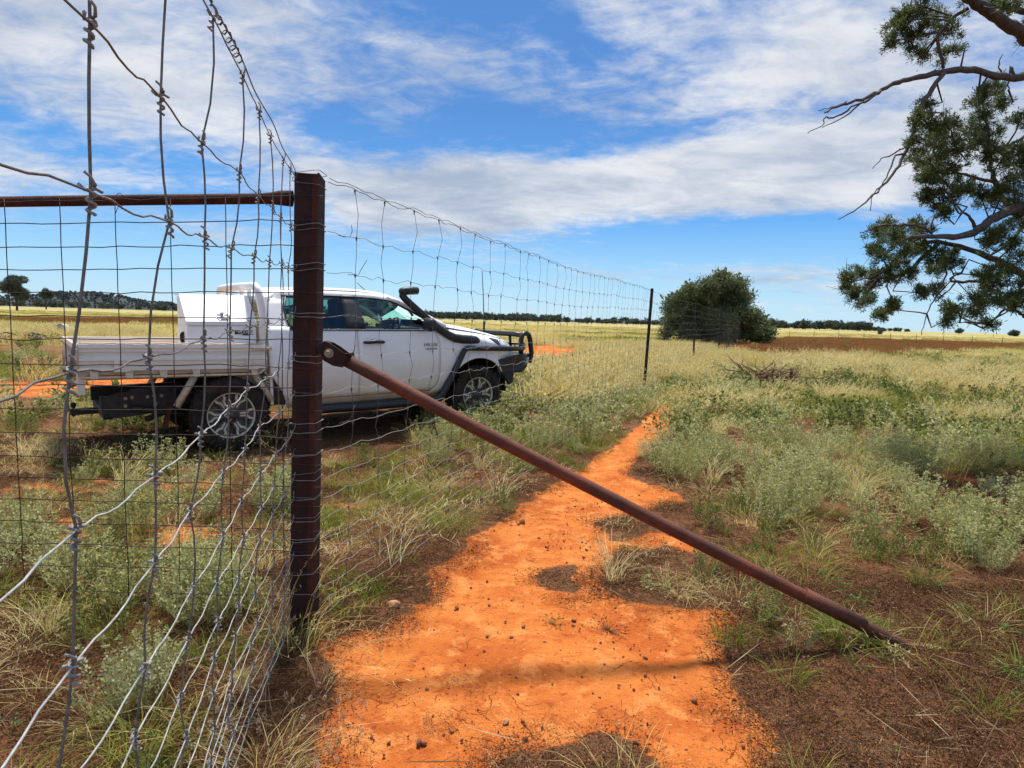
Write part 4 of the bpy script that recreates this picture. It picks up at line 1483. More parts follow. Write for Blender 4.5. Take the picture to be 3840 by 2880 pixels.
# stays: a set of shared shapes, each stay its own part
svar = []
for v_ in range(10):
    mb = MB()
    pts = []
    for j, z in enumerate(ZR):
        q = np.array([rng.normal(0, .006) + .02 * z, 0, z])
        pts.append(q)
        if j < len(ZR) - 1:
            b_ = rng.normal(0, .014 if j < 6 else .006)
            pts.append(np.array([q[0] + b_, b_ * .4, (z + ZR[j + 1]) / 2]))
    mb.tube(pts, .0012, 4, caps=False)
    for j, z in enumerate(ZR):
        q = pts[2 * j]
        mb.add([(q[0] + .0055, q[1], z), (q[0] - .0055, q[1], z), (q[0], q[1] + .0055, z), (q[0], q[1] - .0055, z), (q[0], q[1], z + .010), (q[0], q[1], z - .022)],
               [(0, 2, 4), (2, 1, 4), (1, 3, 4), (3, 0, 4), (2, 0, 5), (1, 2, 5), (3, 1, 5), (0, 3, 5)])
    svar.append(mb)
svar_me = []
s_, n_st = .20, 0
while s_ < CUM[-1] and n_st < 245:
    p = fpos(s_)
    k_ = n_st % 10
    if len(svar_me) <= k_:
        ORG['tmp'] = (0, 0, 0)
        o = svar[k_].build('stay_wire', GALVD, None)
        svar_me.append(o.data)
        o.parent = farf
    else:
        o = bpy.data.objects.new('stay_wire', svar_me[k_])
        COL.objects.link(o)
        o.parent = farf
    zs = fz(s_, 2.035) / 2.035
    o.location = (p[0] - farf.location[0], p[1] - farf.location[1], 0)
    o.scale = (1, 1, zs)
    o.rotation_euler = (0, rng.normal(0, .006), R(20) + (math.pi if n_st % 3 == 0 else 0))
    if n_st % 3 == 0:
        o.rotation_euler = (0, 0, R(20))
    s_ += .283 + rng.normal(0, .012)
    n_st += 1

for i, (x, y) in enumerate(FP[1:]):
    g_ = float(gz(x, y))
    mb = MB()
    ln = .035 if i == 0 else .015 * (-1) ** i
    sec = [(0, .002), (.026, .016), (.024, .020), (0.004, .008), (.002, .030), (-.002, .030), (-.004, .008), (-.024, .020), (-.026, .016), (0, .002)]
    sec = [(.0, -.004), (.028, -.018), (.030, -.013), (.004, .004), (.003, .032), (-.003, .032), (-.004, .004), (-.030, -.013), (-.028, -.018)]
    mb.extrude(sec, lambda a, b: (x + a, y + b - .0, g_ - .3), lambda a, b: (x + a + ln * 2.1, y + b, g_ + 2.11))
    pk = mb.build('steel_picket', PICK, farf)
    if i < 2:
        for z in ZR[:14]:
            mb = MB(); q = (x + ln * z, y)
            mb.tube([(q[0] - .03, q[1] - .02, z + g_), (q[0], q[1] - .026, z + g_ + .004), (q[0] + .03, q[1] - .02, z + g_)], .0022, 4)
            mb.build('tie_clip', GALV, pk)

# ------------------------------------------------------------------ plants
SALT = leafmat('saltbush_leaf', [(.245, .25, .085), (.41, .415, .185), (.59, .59, .32), (.32, .325, .10), (.49, .485, .215)], .40)
SALTF = leafmat('saltbush_leaf_green', [(.10, .13, .03), (.17, .20, .055), (.26, .27, .09), (.14, .165, .035)], .35)
STEM = pmat('woody_stem', (.10, .075, .045), (.17, .13, .08), 30, .9)
DRY = leafmat('dry_grass_blade', [(.58, .46, .17), (.72, .60, .26), (.82, .73, .42), (.50, .41, .13), (.66, .54, .20)], .48)
GRN = leafmat('green_grass_blade', [(.085, .165, .014), (.15, .23, .024), (.25, .28, .045), (.12, .18, .018)], .45)
OLV = leafmat('olive_grass_blade', [(.21, .26, .04), (.34, .33, .07), (.15, .20, .028), (.44, .37, .11)], .45)
LIT = leafmat('fallen_litter', [(.055, .026, .014), (.12, .055, .026), (.21, .105, .05), (.085, .042, .022), (.33, .19, .10)], .10, .9)
HERB = leafmat('herb_leaf', [(.11, .21, .04), (.17, .28, .07), (.23, .31, .11)], .40)
BROWNG = leafmat('brown_stubble', [(.22, .085, .035), (.32, .14, .055), (.38, .20, .085)], .30)
RUSTG = leafmat('orange_grass', [(.36, .19, .05), (.44, .25, .07), (.30, .17, .05)], .35)

hidden = {}


def veg_blades(r_, n, rad, hmin, hmax, wd, lean, bend, leanx=0.0, heads=0.0, kseg=3):
    """grass blades: strips that bend; returns V, Q, T"""
    th = r_.uniform(0, 2 * np.pi, n)
    rr = rad * np.sqrt(r_.uniform(0, 1, n))
    base = np.stack([rr * np.cos(th), rr * np.sin(th), np.full(n, -.01)], -1)
    az_ = th + r_.normal(0, .9, n)
    Lh = r_.uniform(hmin, hmax, n)
    le = np.abs(r_.normal(lean, lean * .5, n))
    be = np.abs(r_.normal(bend, bend * .6, n))
    hx, hy = np.cos(az_) * (le), np.sin(az_) * (le)
    bx, by = np.cos(az_) * be + leanx, np.sin(az_) * be
    wa = r_.uniform(0, np.pi, n)
    wv = np.stack([np.cos(wa), np.sin(wa), np.zeros(n)], -1) * wd * .5
    P = []
    ts = np.linspace(0, 1, kseg + 1)
    for t in ts:
        hor = np.stack([hx * t + bx * t * t, hy * t + by * t * t], -1) * Lh[:, None]
        drop = np.clip(1 - .45 * (np.hypot(hx, hy) * t + np.hypot(bx, by) * t * t), .25, 1)
        P.append(base + np.concatenate([hor, (Lh * t * drop)[:, None]], -1))
    V, Qd, Tr = [], [], []
    per = 2 * kseg + 1
    for k in range(kseg):
        f = 1 - .55 * (ts[k] ** 1.5)
        V += [P[k] - wv * f, P[k] + wv * f]
    V.append(P[kseg])
    V = np.stack(V, 1).reshape(-1, 3)
    o = (np.arange(n) * per)[:, None]
    for k in range(kseg - 1):
        Qd.append(o + np.array([2 * k, 2 * k + 1, 2 * k + 3, 2 * k + 2]))
    Tr = o + np.array([2 * kseg - 2, 2 * kseg - 1, 2 * kseg])
    Qd = np.concatenate(Qd) if Qd else None
    if heads > 0:
        m = int(n * heads)
        sel = r_.permutation(n)[:m]
        hv, hq = [], []
        kk = 9
        for k in range(kk):
            t = .68 + .32 * k / (kk - 1)
            i0 = min(int(t * kseg), kseg - 1)
            f = t * kseg - i0
            c = P[i0][sel] * (1 - f) + P[i0 + 1][sel] * f
            dirn = r_.normal(0, 1, (m, 3)) * .6 + np.array([.5, 0, 1.1])
            dirn /= np.linalg.norm(dirn, axis=1)[:, None]
            ln = r_.uniform(.018, .045, m)[:, None] * (hmax / .5)
            sd_ = np.cross(dirn, r_.normal(0, 1, (m, 3)))
            sd_ /= np.linalg.norm(sd_, axis=1)[:, None]
            hv.append(np.stack([c, c + dirn * ln * .5 + sd_ * wd * .7, c + dirn * ln, c + dirn * ln * .5 - sd_ * wd * .7], 1).reshape(-1, 3))
        hv = np.concatenate(hv)
        hq = len(V) + np.arange(len(hv)).reshape(-1, 4)
        V = np.concatenate([V, hv])
        Qd = hq if Qd is None else np.concatenate([Qd, hq])
    return V, Qd, Tr


def leaf_quads(r_, c, d, ln, wd):
    """rhombic leaves at c, pointing along d"""
    n = len(c)
    s = np.cross(d, r_.normal(0, 1, (n, 3)))
    s /= np.linalg.norm(s, axis=1)[:, None] + 1e-9
    ln, wd = np.broadcast_to(ln, n)[:, None], np.broadcast_to(wd, n)[:, None]
    V = np.stack([c, c + d * ln * .55 + s * wd * .5, c + d * ln, c + d * ln * .55 - s * wd * .5], 1).reshape(-1, 3)
    return V, np.arange(4 * n).reshape(-1, 4)


def saltbush(r_, nst, rad, hmin, hmax, nl, ll, lw):
    V, Qd = [], []
    off = 0
    a = r_.uniform(0, 2 * np.pi, nst)
    rr = rad * np.sqrt(r_.uniform(0.02, 1, nst))
    for i in range(nst):
        b = np.array([rr[i] * .45 * math.cos(a[i]), rr[i] * .45 * math.sin(a[i]), 0])
        H = r_.uniform(hmin, hmax) * (1 - .35 * rr[i] / rad)
        tip = np.array([rr[i] * math.cos(a[i]) + r_.normal(0, .02), rr[i] * math.sin(a[i]) + r_.normal(0, .02), H])
        mid = (b + tip) / 2 + np.array([math.cos(a[i]), math.sin(a[i]), 0]) * rr[i] * .15
        t = np.sort(r_.uniform(.12, 1, nl)) ** .8
        t = np.concatenate([t, np.full(nl // 5, .97)])
        P = (1 - t)[:, None] ** 2 * b + (2 * t * (1 - t))[:, None] * mid + (t ** 2)[:, None] * tip
        sd_ = r_.normal(0, 1, (len(t), 3)); sd_[:, 2] = np.abs(sd_[:, 2]) * .7 + .35
        sd_ /= np.linalg.norm(sd_, axis=1)[:, None]
        P = P + sd_ * (.004 + .010 * (1 - t)[:, None])
        lv, lq = leaf_quads(r_, P, sd_, ll * r_.uniform(.6, 1.2, len(t)), lw * r_.uniform(.7, 1.2, len(t)))
        V.append(lv); Qd.append(lq + off); off += len(lv)
        # twig
        w_ = np.array([.0016, .0, 0]) if i % 2 else np.array([0, .0016, 0])
        tv = np.array([b - w_, b + w_, mid + w_ * .8, mid - w_ * .8, tip])
        V.append(tv); Qd.append(np.array([[0, 1, 2, 3], [3, 2, 4, 4]]) + off); off += 5
    V = np.concatenate(V); Qd = np.concatenate(Qd)
    deg = Qd[:, 2] == Qd[:, 3]
    return V, Qd[~deg], Qd[deg][:, :3]


def litter(r_, n, rad, h):
    """twigs, curled leaves and burrs lying in a mat"""
    th = r_.uniform(0, 2 * np.pi, n); rr = rad * np.sqrt(r_.uniform(0, 1, n))
    c = np.stack([rr * np.cos(th), rr * np.sin(th), r_.uniform(0, 1, n) ** 1.6 * h * (1 - .6 * (rr / rad) ** 2)], -1)
    d = r_.normal(0, 1, (n, 3)); d[:, 2] *= .42
    d /= np.linalg.norm(d, axis=1)[:, None]
    long_ = r_.random(n) < .40
    ln = np.where(long_, r_.uniform(.02, .075, n), r_.uniform(.006, .014, n))
    wd = np.where(long_, .0016, r_.uniform(.003, .006, n))
    return (*leaf_quads(r_, c, d, ln, wd), None)


def rosette(r_, n, rad, h, ll, lw):
    th = r_.uniform(0, 2 * np.pi, n); rr = rad * np.sqrt(r_.uniform(0, 1, n))
    c = np.stack([rr * np.cos(th), rr * np.sin(th), r_.uniform(.1, 1, n) * h], -1)
    d = np.stack([np.cos(th), np.sin(th), r_.uniform(.1, .9, n)], -1) + r_.normal(0, .35, (n, 3))
    d /= np.linalg.norm(d, axis=1)[:, None]
    V, Qd = leaf_quads(r_, c, d, ll * r_.uniform(.6, 1.2, n), lw * r_.uniform(.7, 1.2, n))
    o = len(V)
    w_ = np.array([.001, .001, 0])
    sv = np.stack([np.zeros((n, 3)) - w_, np.zeros((n, 3)) + w_, c], 1).reshape(-1, 3)
    return np.concatenate([V, sv]), Qd, o + np.arange(3 * n).reshape(-1, 3)


def stone(r_, s):
    bm = bmesh.new()
    bmesh.ops.create_icosphere(bm, subdivisions=1, radius=1)
    V = np.array([vv.co for vv in bm.verts]) * r_.uniform(.65, 1.15, (len(bm.verts), 1)) * np.array([1, .8, .6]) * s
    T = np.array([[vv.index for vv in f.verts] for f in bm.faces])
    bm.free()
    return V, None, T


def variants(key, n, fn, mat, seed):
    c = bpy.data.collections.new('source_' + key)
    for i in range(n):
        r_ = np.random.default_rng(seed * 100 + i)
        V, Qd, T = fn(r_)
        me = mesh_np('%s_shape' % key, V, Qd, mat, T)
        o = bpy.data.objects.new('%s_shape' % key, me)
        c.objects.link(o)
    hidden[key] = c
    return c


variants('salt', 4, lambda r_: saltbush(r_, 26, .16, .16, .38, 44, .0165, .0085), SALT, 1)
variants('saltg', 3, lambda r_: saltbush(r_, 18, .14, .12, .28, 30, .017, .009), SALTF, 2)
variants('saltfar', 3, lambda r_: saltbush(r_, 22, .26, .16, .34, 12, .035, .022), SALT, 3)
variants('saltgfar', 3, lambda r_: saltbush(r_, 22, .28, .14, .30, 12, .04, .022), SALTF, 4)
variants('dry', 4, lambda r_: veg_blades(r_, 55, .06, .18, .46, .0032, .25, .45, .30, .45, 4), DRY, 5)
variants('drylow', 3, lambda r_: veg_blades(r_, 60, .09, .08, .22, .003, .55, .7, .1, .1, 3), DRY, 6)
variants('dryfar', 4, lambda r_: veg_blades(r_, 80, .22, .25, .56, .008, .2, .40, .38, .5, 3), DRY, 7)
variants('green', 4, lambda r_: veg_blades(r_, 70, .07, .06, .20, .0035, .35, .6, .0, 0, 3), GRN, 8)
variants('greenfar', 3, lambda r_: veg_blades(r_, 90, .26, .10, .28, .009, .35, .5, .1, 0, 2), GRN, 18)
variants('olive', 4, lambda r_: veg_blades(r_, 60, .09, .10, .30, .003, .4, .6, .1, .1, 3), OLV, 9)
variants('olivefar', 3, lambda r_: veg_blades(r_, 80, .30, .14, .36, .010, .35, .5, .2, .2, 2), OLV, 10)
variants('litter', 6, lambda r_: litter(r_, 460, .16, .030), LIT, 11)
variants('herb', 4, lambda r_: rosette(r_, 26, .05, .05, .022, .013), HERB, 12)
variants('patch', 4, lambda r_: veg_blades(r_, 170, 1.1, .20, .46, .022, .2, .4, .35, .25, 2), DRY, 13)
variants('patcho', 3, lambda r_: veg_blades(r_, 170, 1.1, .14, .34, .024, .25, .4, .25, .2, 2), OLV, 14)
variants('patchb', 3, lambda r_: veg_blades(r_, 160, 1.0, .14, .34, .02, .2, .3, .1, .3, 2), BROWNG, 15)
variants('patchr', 2, lambda r_: veg_blades(r_, 160, .8, .14, .30, .016, .2, .3, .2, .3, 2), RUSTG, 16)
TWIG = leafmat('fallen_twig', [(.16, .09, .05), (.30, .20, .11), (.46, .36, .21), (.10, .06, .04)], .1, .9)
def twigs(r_, n, rad):
    th = r_.uniform(0, 2 * np.pi, n); rr = rad * np.sqrt(r_.uniform(0, 1, n))
    c = np.stack([rr * np.cos(th), rr * np.sin(th), r_.uniform(.004, .03, n)], -1)
    d = r_.normal(0, 1, (n, 3)); d[:, 2] = np.abs(d[:, 2]) * .12
    d /= np.linalg.norm(d, axis=1)[:, None]
    return (*leaf_quads(r_, c, d, r_.uniform(.06, .24, n), .0034), None)
variants('twig', 6, lambda r_: twigs(r_, 12, .18), TWIG, 19)
PEB = pmat('red_brown_pebble', (.20, .06, .025), (.34, .12, .05), 30, .9)
variants('pebble', 4, lambda r_: stone(r_, .006), PEB, 17)


def stuff(name, label, key, pts, scl, rot):
    """one ground-cover object: plants of one kind set on points with geometry nodes"""
    n = len(pts)
    me = bpy.data.meshes.new(name)
    me.vertices.add(n)
    me.vertices.foreach_set('co', np.asarray(pts, np.float32).ravel())
    nv = len(hidden[key].objects)
    r_ = np.random.default_rng(len(pts))
    for nm, ty, dat in (('rot', 'FLOAT_VECTOR', rot), ('scl', 'FLOAT', scl)):
        a = me.attributes.new(nm, ty, 'POINT')
        a.data.foreach_set('vector' if ty == 'FLOAT_VECTOR' else 'value', np.asarray(dat, np.float32).ravel())
    a = me.attributes.new('idx', 'INT', 'POINT')
    a.data.foreach_set('value', r_.integers(0, nv, n).astype(np.int32))
    o = bpy.data.objects.new(name, me)
    COL.objects.link(o)
    ng = bpy.data.node_groups.new(name + '_nodes', 'GeometryNodeTree')
    ng.interface.new_socket('Geometry', in_out='INPUT', socket_type='NodeSocketGeometry')
    ng.interface.new_socket('Geometry', in_out='OUTPUT', socket_type='NodeSocketGeometry')
    gi, go = ng.nodes.new('NodeGroupInput'), ng.nodes.new('NodeGroupOutput')
    ip = ng.nodes.new('GeometryNodeInstanceOnPoints')
    ci = ng.nodes.new('GeometryNodeCollectionInfo')
    ci.inputs['Collection'].default_value = hidden[key]
    ci.inputs['Separate Children'].default_value = True
    ci.inputs['Reset Children'].default_value = True
    ip.inputs['Pick Instance'].default_value = True
    def na(nm, dt):
        q = ng.nodes.new('GeometryNodeInputNamedAttribute')
        q.data_type = dt
        q.inputs['Name'].default_value = nm
        return q.outputs['Attribute']
    ng.links.new(gi.outputs[0], ip.inputs['Points'])
    ng.links.new(ci.outputs[0], ip.inputs['Instance'])
    ng.links.new(na('idx', 'INT'), ip.inputs['Instance Index'])
    e2r = ng.nodes.new('FunctionNodeEulerToRotation')
    ng.links.new(na('rot', 'FLOAT_VECTOR'), e2r.inputs[0])
    ng.links.new(e2r.outputs[0], ip.inputs['Rotation'])
    ng.links.new(na('scl', 'FLOAT'), ip.inputs['Scale'])
    ng.links.new(ip.outputs[0], go.inputs[0])
    md = o.modifiers.new('scatter', 'NODES')
    md.node_group = ng
    return tag(o, label, None, None, 'stuff')


def wedge(r_, y0, y1, dens):
    """random ground points in front of the camera, wider than the view"""
    n = int(dens * (.95 * (y1 ** 2 - y0 ** 2) + 2.4 * (y1 - y0)))
    y = np.empty(0); x = np.empty(0)
    yy = r_.uniform(y0, y1, n * 3)
    keep = r_.random(n * 3) < (.95 * yy + 1.2) / (.95 * y1 + 1.2)
    yy = yy[keep][:n]
    x = r_.uniform(-1, 1, len(yy)) * (.95 * yy + 1.2)
    return x, yy


def truck_local(x, y):
    dx_, dy_ = x - truck.location[0], y - truck.location[1]
    return dx_ * math.cos(TH) + dy_ * math.sin(TH), dx_ * math.sin(TH) - dy_ * math.cos(TH)


def blob(px, py, spec):
    """soft areas given on the photograph (2212 wide): (x, y, half width, half height, weight)"""
    wt = np.zeros(np.shape(px))
    for (cx, cy, hw, hh, k) in spec:
        d = ((px - cx) / hw) ** 2 + ((py - cy) / hh) ** 2
        wt = np.maximum(wt, k * (1 - sm(d, .55, 1.25)))
    return wt


A_SALT = [(110, 1270, 170, 130, 1), (340, 1420, 190, 150, 1), (60, 1420, 90, 90, .5), (1210, 915, 190, 65, .9), (1330, 880, 110, 60, .7), (1060, 950, 120, 60, .7), (930, 985, 45, 55, .9),
          (1480, 960, 130, 70, .9), (1620, 985, 160, 80, 1), (1830, 1080, 230, 120, 1.1), (2080, 1130, 220, 140, 1.1), (1690, 1070, 120, 60, .8), (2120, 1010, 130, 60, .8), (1450, 800, 120, 60, .4), (1560, 880, 130, 60, .5), (1800, 960, 240, 60, .35), (330, 1110, 280, 90, .35),
          (570, 1080, 60, 60, .6), (480, 1330, 90, 90, .6)]
A_SALTG = [(300, 950, 90, 60, 1.2), (560, 1200, 70, 60, .5), (1550, 1130, 220, 80, .6), (1750, 1230, 200, 70, .7), (1950, 1240, 180, 60, .6), (1650, 920, 300, 90, .35), (1900, 830, 320, 60, .5), (2000, 900, 300, 60, .3), (900, 1080, 130, 70, .25), (150, 930, 120, 50, .5), (1900, 780, 330, 30, .3)]
A_DRY = [(1270, 790, 150, 75, 1.2), (1400, 770, 120, 45, 1.2), (1750, 820, 260, 70, .30), (2060, 830, 200, 60, .28), (1560, 800, 130, 50, .4), (1850, 1080, 350, 120, .30), (1650, 900, 260, 60, .5), (2130, 930, 120, 70, .4), (90, 880, 150, 70, .8), (480, 930, 170, 60, .8), (330, 1000, 300, 70, .4),
         (100, 690, 400, 60, 1), (420, 1250, 80, 60, .35), (2150, 1000, 60, 80, .2), (1850, 980, 60, 60, .15)]
A_GRN = [(2120, 960, 190, 80, 1), (1900, 900, 200, 60, .6), (820, 1230, 110, 110, 1), (760, 1310, 70, 50, .8), (700, 1080, 130, 110, .5), (900, 1070, 170, 80, .5), (1150, 1000, 200, 60, .5), (540, 1440, 110, 100, .8), (600, 1500, 60, 60, .8), (1560, 860, 140, 60, .7), (1800, 900, 300, 70, .5), (2180, 1500, 70, 60, .5), (1840, 1350, 90, 40, .6)]
A_OLV = [(820, 1130, 200, 150, 1), (300, 1150, 340, 160, .5), (1650, 880, 420, 100, .9), (1950, 950, 330, 110, .8), (1600, 1180, 260, 90, .5), (1880, 1240, 260, 60, .5), (1180, 960, 200, 60, .7), (520, 1420, 150, 150, .5), (250, 1500, 300, 140, .45)]


def scat(key, rings, wfn, hgt=(.8, 1.2), leanrot=True, tall=True, soil_cut=.35, seed=0):
    P, S, Rr = [], [], []
    for (y0, y1, dens) in rings:
        r_ = np.random.default_rng(hash((key, y0, seed)) % 100000 if False else int(y0 * 131 + len(key) * 977 + seed * 31 + sum(map(ord, key))))
        x, y = wedge(r_, y0, y1, dens)
        px, py, d = project(np.stack([x, y, np.zeros_like(x)], -1))
        wt = np.clip(wfn(px / K, py / K, x, y), 0, None)
        wt = wt * (1 - sm(soil_mask(x, y), soil_cut - .2, soil_cut + .2))
        keep = r_.random(len(x)) < wt
        if tall:
            tx, tn = truck_local(x, y)
            keep &= ~((tx > -1.35) & (tx < 4.25) & (np.abs(tn) < .94))
            keep &= ~((np.abs(x - PB[0]) < .07) & (np.abs(y - 2.80) < .09))
            keep &= np.hypot(x, y) > .95
            keep &= ~((np.abs(x - 5.75) < .85) & (y > 12.9) & (y < 14.7) & (r_.random(len(x)) < .62))
            keep &= ~((np.abs(x - 2.6) < .35) & (y > 11.7) & (y < 12.65) & (r_.random(len(x)) < .75))
        x, y = x[keep], y[keep]
        P.append(np.stack([x, y, gz(x, y) - .004], -1))
        S.append(r_.uniform(*hgt, len(x)))
        a = r_.normal(0, .55, len(x)) if leanrot else r_.uniform(0, 6.28, len(x))
        Rr.append(np.stack([r_.normal(0, .08, len(x)), r_.normal(0, .08, len(x)), a], -1))
    return np.concatenate(P), np.concatenate(S), np.concatenate(Rr)


A_BR = lambda a, b: blob(a, b, [(1850, 751, 330, 20, 1), (1700, 766, 140, 12, .9), (2100, 748, 220, 7, .8), (250, 697, 330, 7, 1), (1300, 700, 200, 5, .6), (2000, 728, 260, 3, .5)])
nz = lambda x, y, f, s_: fbm(x * f, y * f, s_, 3)
stuff('saltbush_cover', 'mass of silvery grey-green saltbush growing low across the ground', 'salt',
      *scat('salt', [(.8, 3.5, 24), (3.5, 7.5, 16)], lambda a, b, x, y: blob(a, b, A_SALT) * sm(nz(x, y, 1.8, 41), .37, .50), (.55, 1.45), False))
stuff('green_shrub_cover', 'scattered low olive-green shrubs between the grey saltbush', 'saltg',
      *scat('saltg', [(.8, 3.5, 20), (3.5, 7.5, 13)], lambda a, b, x, y: np.maximum(blob(a, b, A_SALTG), .10) * sm(nz(x, y, 1.6, 42), .35, .55), (.6, 1.2), False))
stuff('far_saltbush_cover', 'patches of grey saltbush among grass beyond the path', 'saltfar',
      *scat('saltfar', [(7.5, 18, 6), (18, 45, .9)], lambda a, b, x, y: np.maximum(blob(a, b, A_SALT), .22 * sm(nz(x, y, .35, 43), .5, .62)), (.8, 1.4), False))
stuff('far_green_shrub_cover', 'dark green low shrubs dotted through the far grass', 'saltgfar',
      *scat('saltgfar', [(7.5, 18, 5), (18, 60, .8)], lambda a, b, x, y: np.maximum(blob(a, b, A_SALTG), .28 * sm(nz(x, y, .3, 44), .5, .62)), (.8, 1.7), False))
stuff('dry_grass', 'straw coloured seeding grass bent to the right by wind', 'dry',
      *scat('dry', [(.8, 3.5, 9), (3.5, 9, 12)], lambda a, b, x, y: np.maximum(blob(a, b, A_DRY), .10) * sm(nz(x, y, 1.3, 45), .32, .55), (.6, 1.1)))
stuff('low_dry_grass', 'short dry yellow grass lying between the plants', 'drylow',
      *scat('drylow', [(.8, 3.5, 16), (3.5, 9, 12), (9, 18, 3)], lambda a, b, x, y: .55 * sm(nz(x, y, 1.9, 46), .42, .6) * (1 - .8 * sm(b, 1280, 1420) * sm(a, 1250, 1600)), (.6, 1.1), False))
stuff('tall_dry_grass', 'tall pale windblown grass standing behind the fence and across the flat', 'dryfar',
      *scat('dryfar', [(9, 20, 9), (20, 40, 4)], lambda a, b, x, y: (1 - A_BR(a, b)) * (1 - blob(a, b, [(1195, 788, 62, 22, 1)])) * np.maximum(blob(a, b, A_DRY) * sm(nz(x, y, .9, 47), .40, .52), .38 * sm(y, 22, 30) * sm(nz(x, y, .16, 48), .42, .55) * (1 - .6 * sm(x - .36 * y, 0, 2))), (.65, 1.1)))
stuff('green_grass', 'tufts of fresh green grass', 'green',
      *scat('green', [(.8, 3.5, 30), (3.5, 9, 16), (9, 18, 6)], lambda a, b, x, y: np.maximum(blob(a, b, A_GRN), .14) * sm(nz(x, y, 1.7, 49), .38, .58), (.6, 1.25), False))
stuff('far_green_grass', 'fresh green grass spreading between the shrubs on the right', 'greenfar',
      *scat('greenfar', [(7, 18, 7), (18, 34, 2)], lambda a, b, x, y: np.maximum(blob(a, b, A_GRN + [(1700, 850, 320, 80, .9), (2050, 860, 260, 75, 1), (1850, 800, 380, 30, .8), (1450, 830, 100, 50, .6)]) * sm(nz(x, y, .7, 53), .35, .55), .3 * sm(nz(x, y, .25, 54), .52, .62)), (.7, 1.2), False))
stuff('olive_grass', 'olive and yellowing grass tufts', 'olive',
      *scat('olive', [(.8, 3.5, 26), (3.5, 10, 22)], lambda a, b, x, y: np.maximum(blob(a, b, A_OLV), .18) * sm(nz(x, y, 1.4, 50), .32, .55), (.55, 1.1), False))
stuff('far_olive_grass', 'olive grass covering the flat beyond the fence', 'olivefar',
      *scat('olivefar', [(10, 20, 11), (20, 42, 4.2)], lambda a, b, x, y: (1 - A_BR(a, b)) * np.maximum(blob(a, b, A_OLV), .5 * sm(nz(x, y, .2, 51), .40, .56)), (.6, 1.1), False))
stuff('ground_litter', 'dark brown mat of fallen leaves, burrs and twigs on the soil', 'litter',
      *scat('litter', [(.7, 3.6, 140), (3.6, 7, 55), (7, 12, 9)], lambda a, b, x, y: np.ones_like(x), (.7, 1.25), False, False, .5))
stuff('fallen_twigs', 'thin pale dead stalks and twigs lying on the litter', 'twig',
      *scat('twig', [(.8, 4, 22), (4, 8, 9)], lambda a, b, x, y: .25 + .6 * sm(nz(x, y, 1.2, 57), .42, .6), (.6, 1.3), False, False, .75))
stuff('small_herbs', 'small bright green herbs dotted over the litter', 'herb',
      *scat('herb', [(.8, 4, 34), (4, 8, 10)], lambda a, b, x, y: .06 + blob(a, b, [(2000, 1480, 260, 180, .8), (1950, 1350, 260, 70, .7), (1750, 1280, 160, 60, .5), (1550, 1200, 160, 60, .4)]) * sm(nz(x, y, 2.5, 52), .4, .6), (.45, 1.15), False))
bandn = lambda x, y: nz(x * 1.0, y * 2.2, .045, 61)
stuff('straw_field', 'pale yellow grass field reaching to the horizon', 'patch',
      *scat('patch', [(36, 75, .75), (75, 170, .22)], lambda a, b, x, y: (1 - A_BR(a, b)) * .95 * sm(bandn(x, y), .40, .54), (.7, 1.15)))
stuff('olive_field', 'olive green bands of grass across the far flat', 'patcho',
      *scat('patcho', [(36, 75, .6), (75, 170, .16)], lambda a, b, x, y: (1 - A_BR(a, b)) * .95 * (1 - sm(bandn(x, y), .44, .60)), (.7, 1.2)))
stuff('brown_stubble_cover', 'rusty brown dead stubble on the bare flat right of the fence', 'patchb',
      *scat('patchb', [(17, 36, 2.6), (36, 90, 1.3)], lambda a, b, x, y: A_BR(a, b), (.7, 1.1)))
stuff('orange_grass_cover', 'strip of orange tinted dry grass at the right edge of the flat', 'patchr',
      *scat('patchr', [(12, 30, 3)], lambda a, b, x, y: blob(a, b, [(2140, 777, 110, 12, 1)]), (.7, 1.2)))


stuff('windblown_grass', 'pale feathery grass swept to the right behind the fence and across the middle flat', 'dryfar',
      *scat('dryfar', [(10, 30, 11)], lambda a, b, x, y: blob(a, b, [(1270, 800, 170, 75, 1.1), (1400, 785, 120, 55, 1), (1180, 850, 80, 40, .7), (1560, 808, 140, 30, .25), (1750, 815, 160, 30, .3), (1950, 826, 150, 30, .25), (2090, 845, 120, 30, .3), (100, 700, 400, 50, .5), (90, 880, 160, 50, .6)]) * (1 - blob(a, b, [(1195, 790, 70, 26, 1)])) * sm(nz(x, y, .6, 55), .34, .50), (.95, 1.6), seed=5))


# pebbles and crumbs on the bare path
r_ = np.random.default_rng(77)
x, y = wedge(r_, .9, 6.0, 330)
k_ = (soil_mask(x, y) > .5) & (r_.random(len(x)) < .55)
x, y = x[k_], y[k_]
stuff('path_gravel', 'red brown pebbles and earth crumbs scattered on the bare path', 'pebble',
      np.stack([x, y, gz(x, y) + .001], -1), r_.gamma(1.6, .5, len(x)) + .15, r_.uniform(0, 6, (len(x), 3)))
x, y = wedge(r_, .9, 5.5, 26)
k_ = (soil_mask(x, y) > .5) & (fbm(x * 2.2, y * 2.2, 71) > .56)
x, y = x[k_], y[k_]
stuff('path_litter', 'thin scatter of brown leaf litter over the red path', 'litter',
      np.stack([x, y, gz(x, y) - .012], -1), r_.uniform(.35, .8, len(x)), np.stack([0 * x, 0 * x, r_.uniform(0, 6, len(x))], -1))

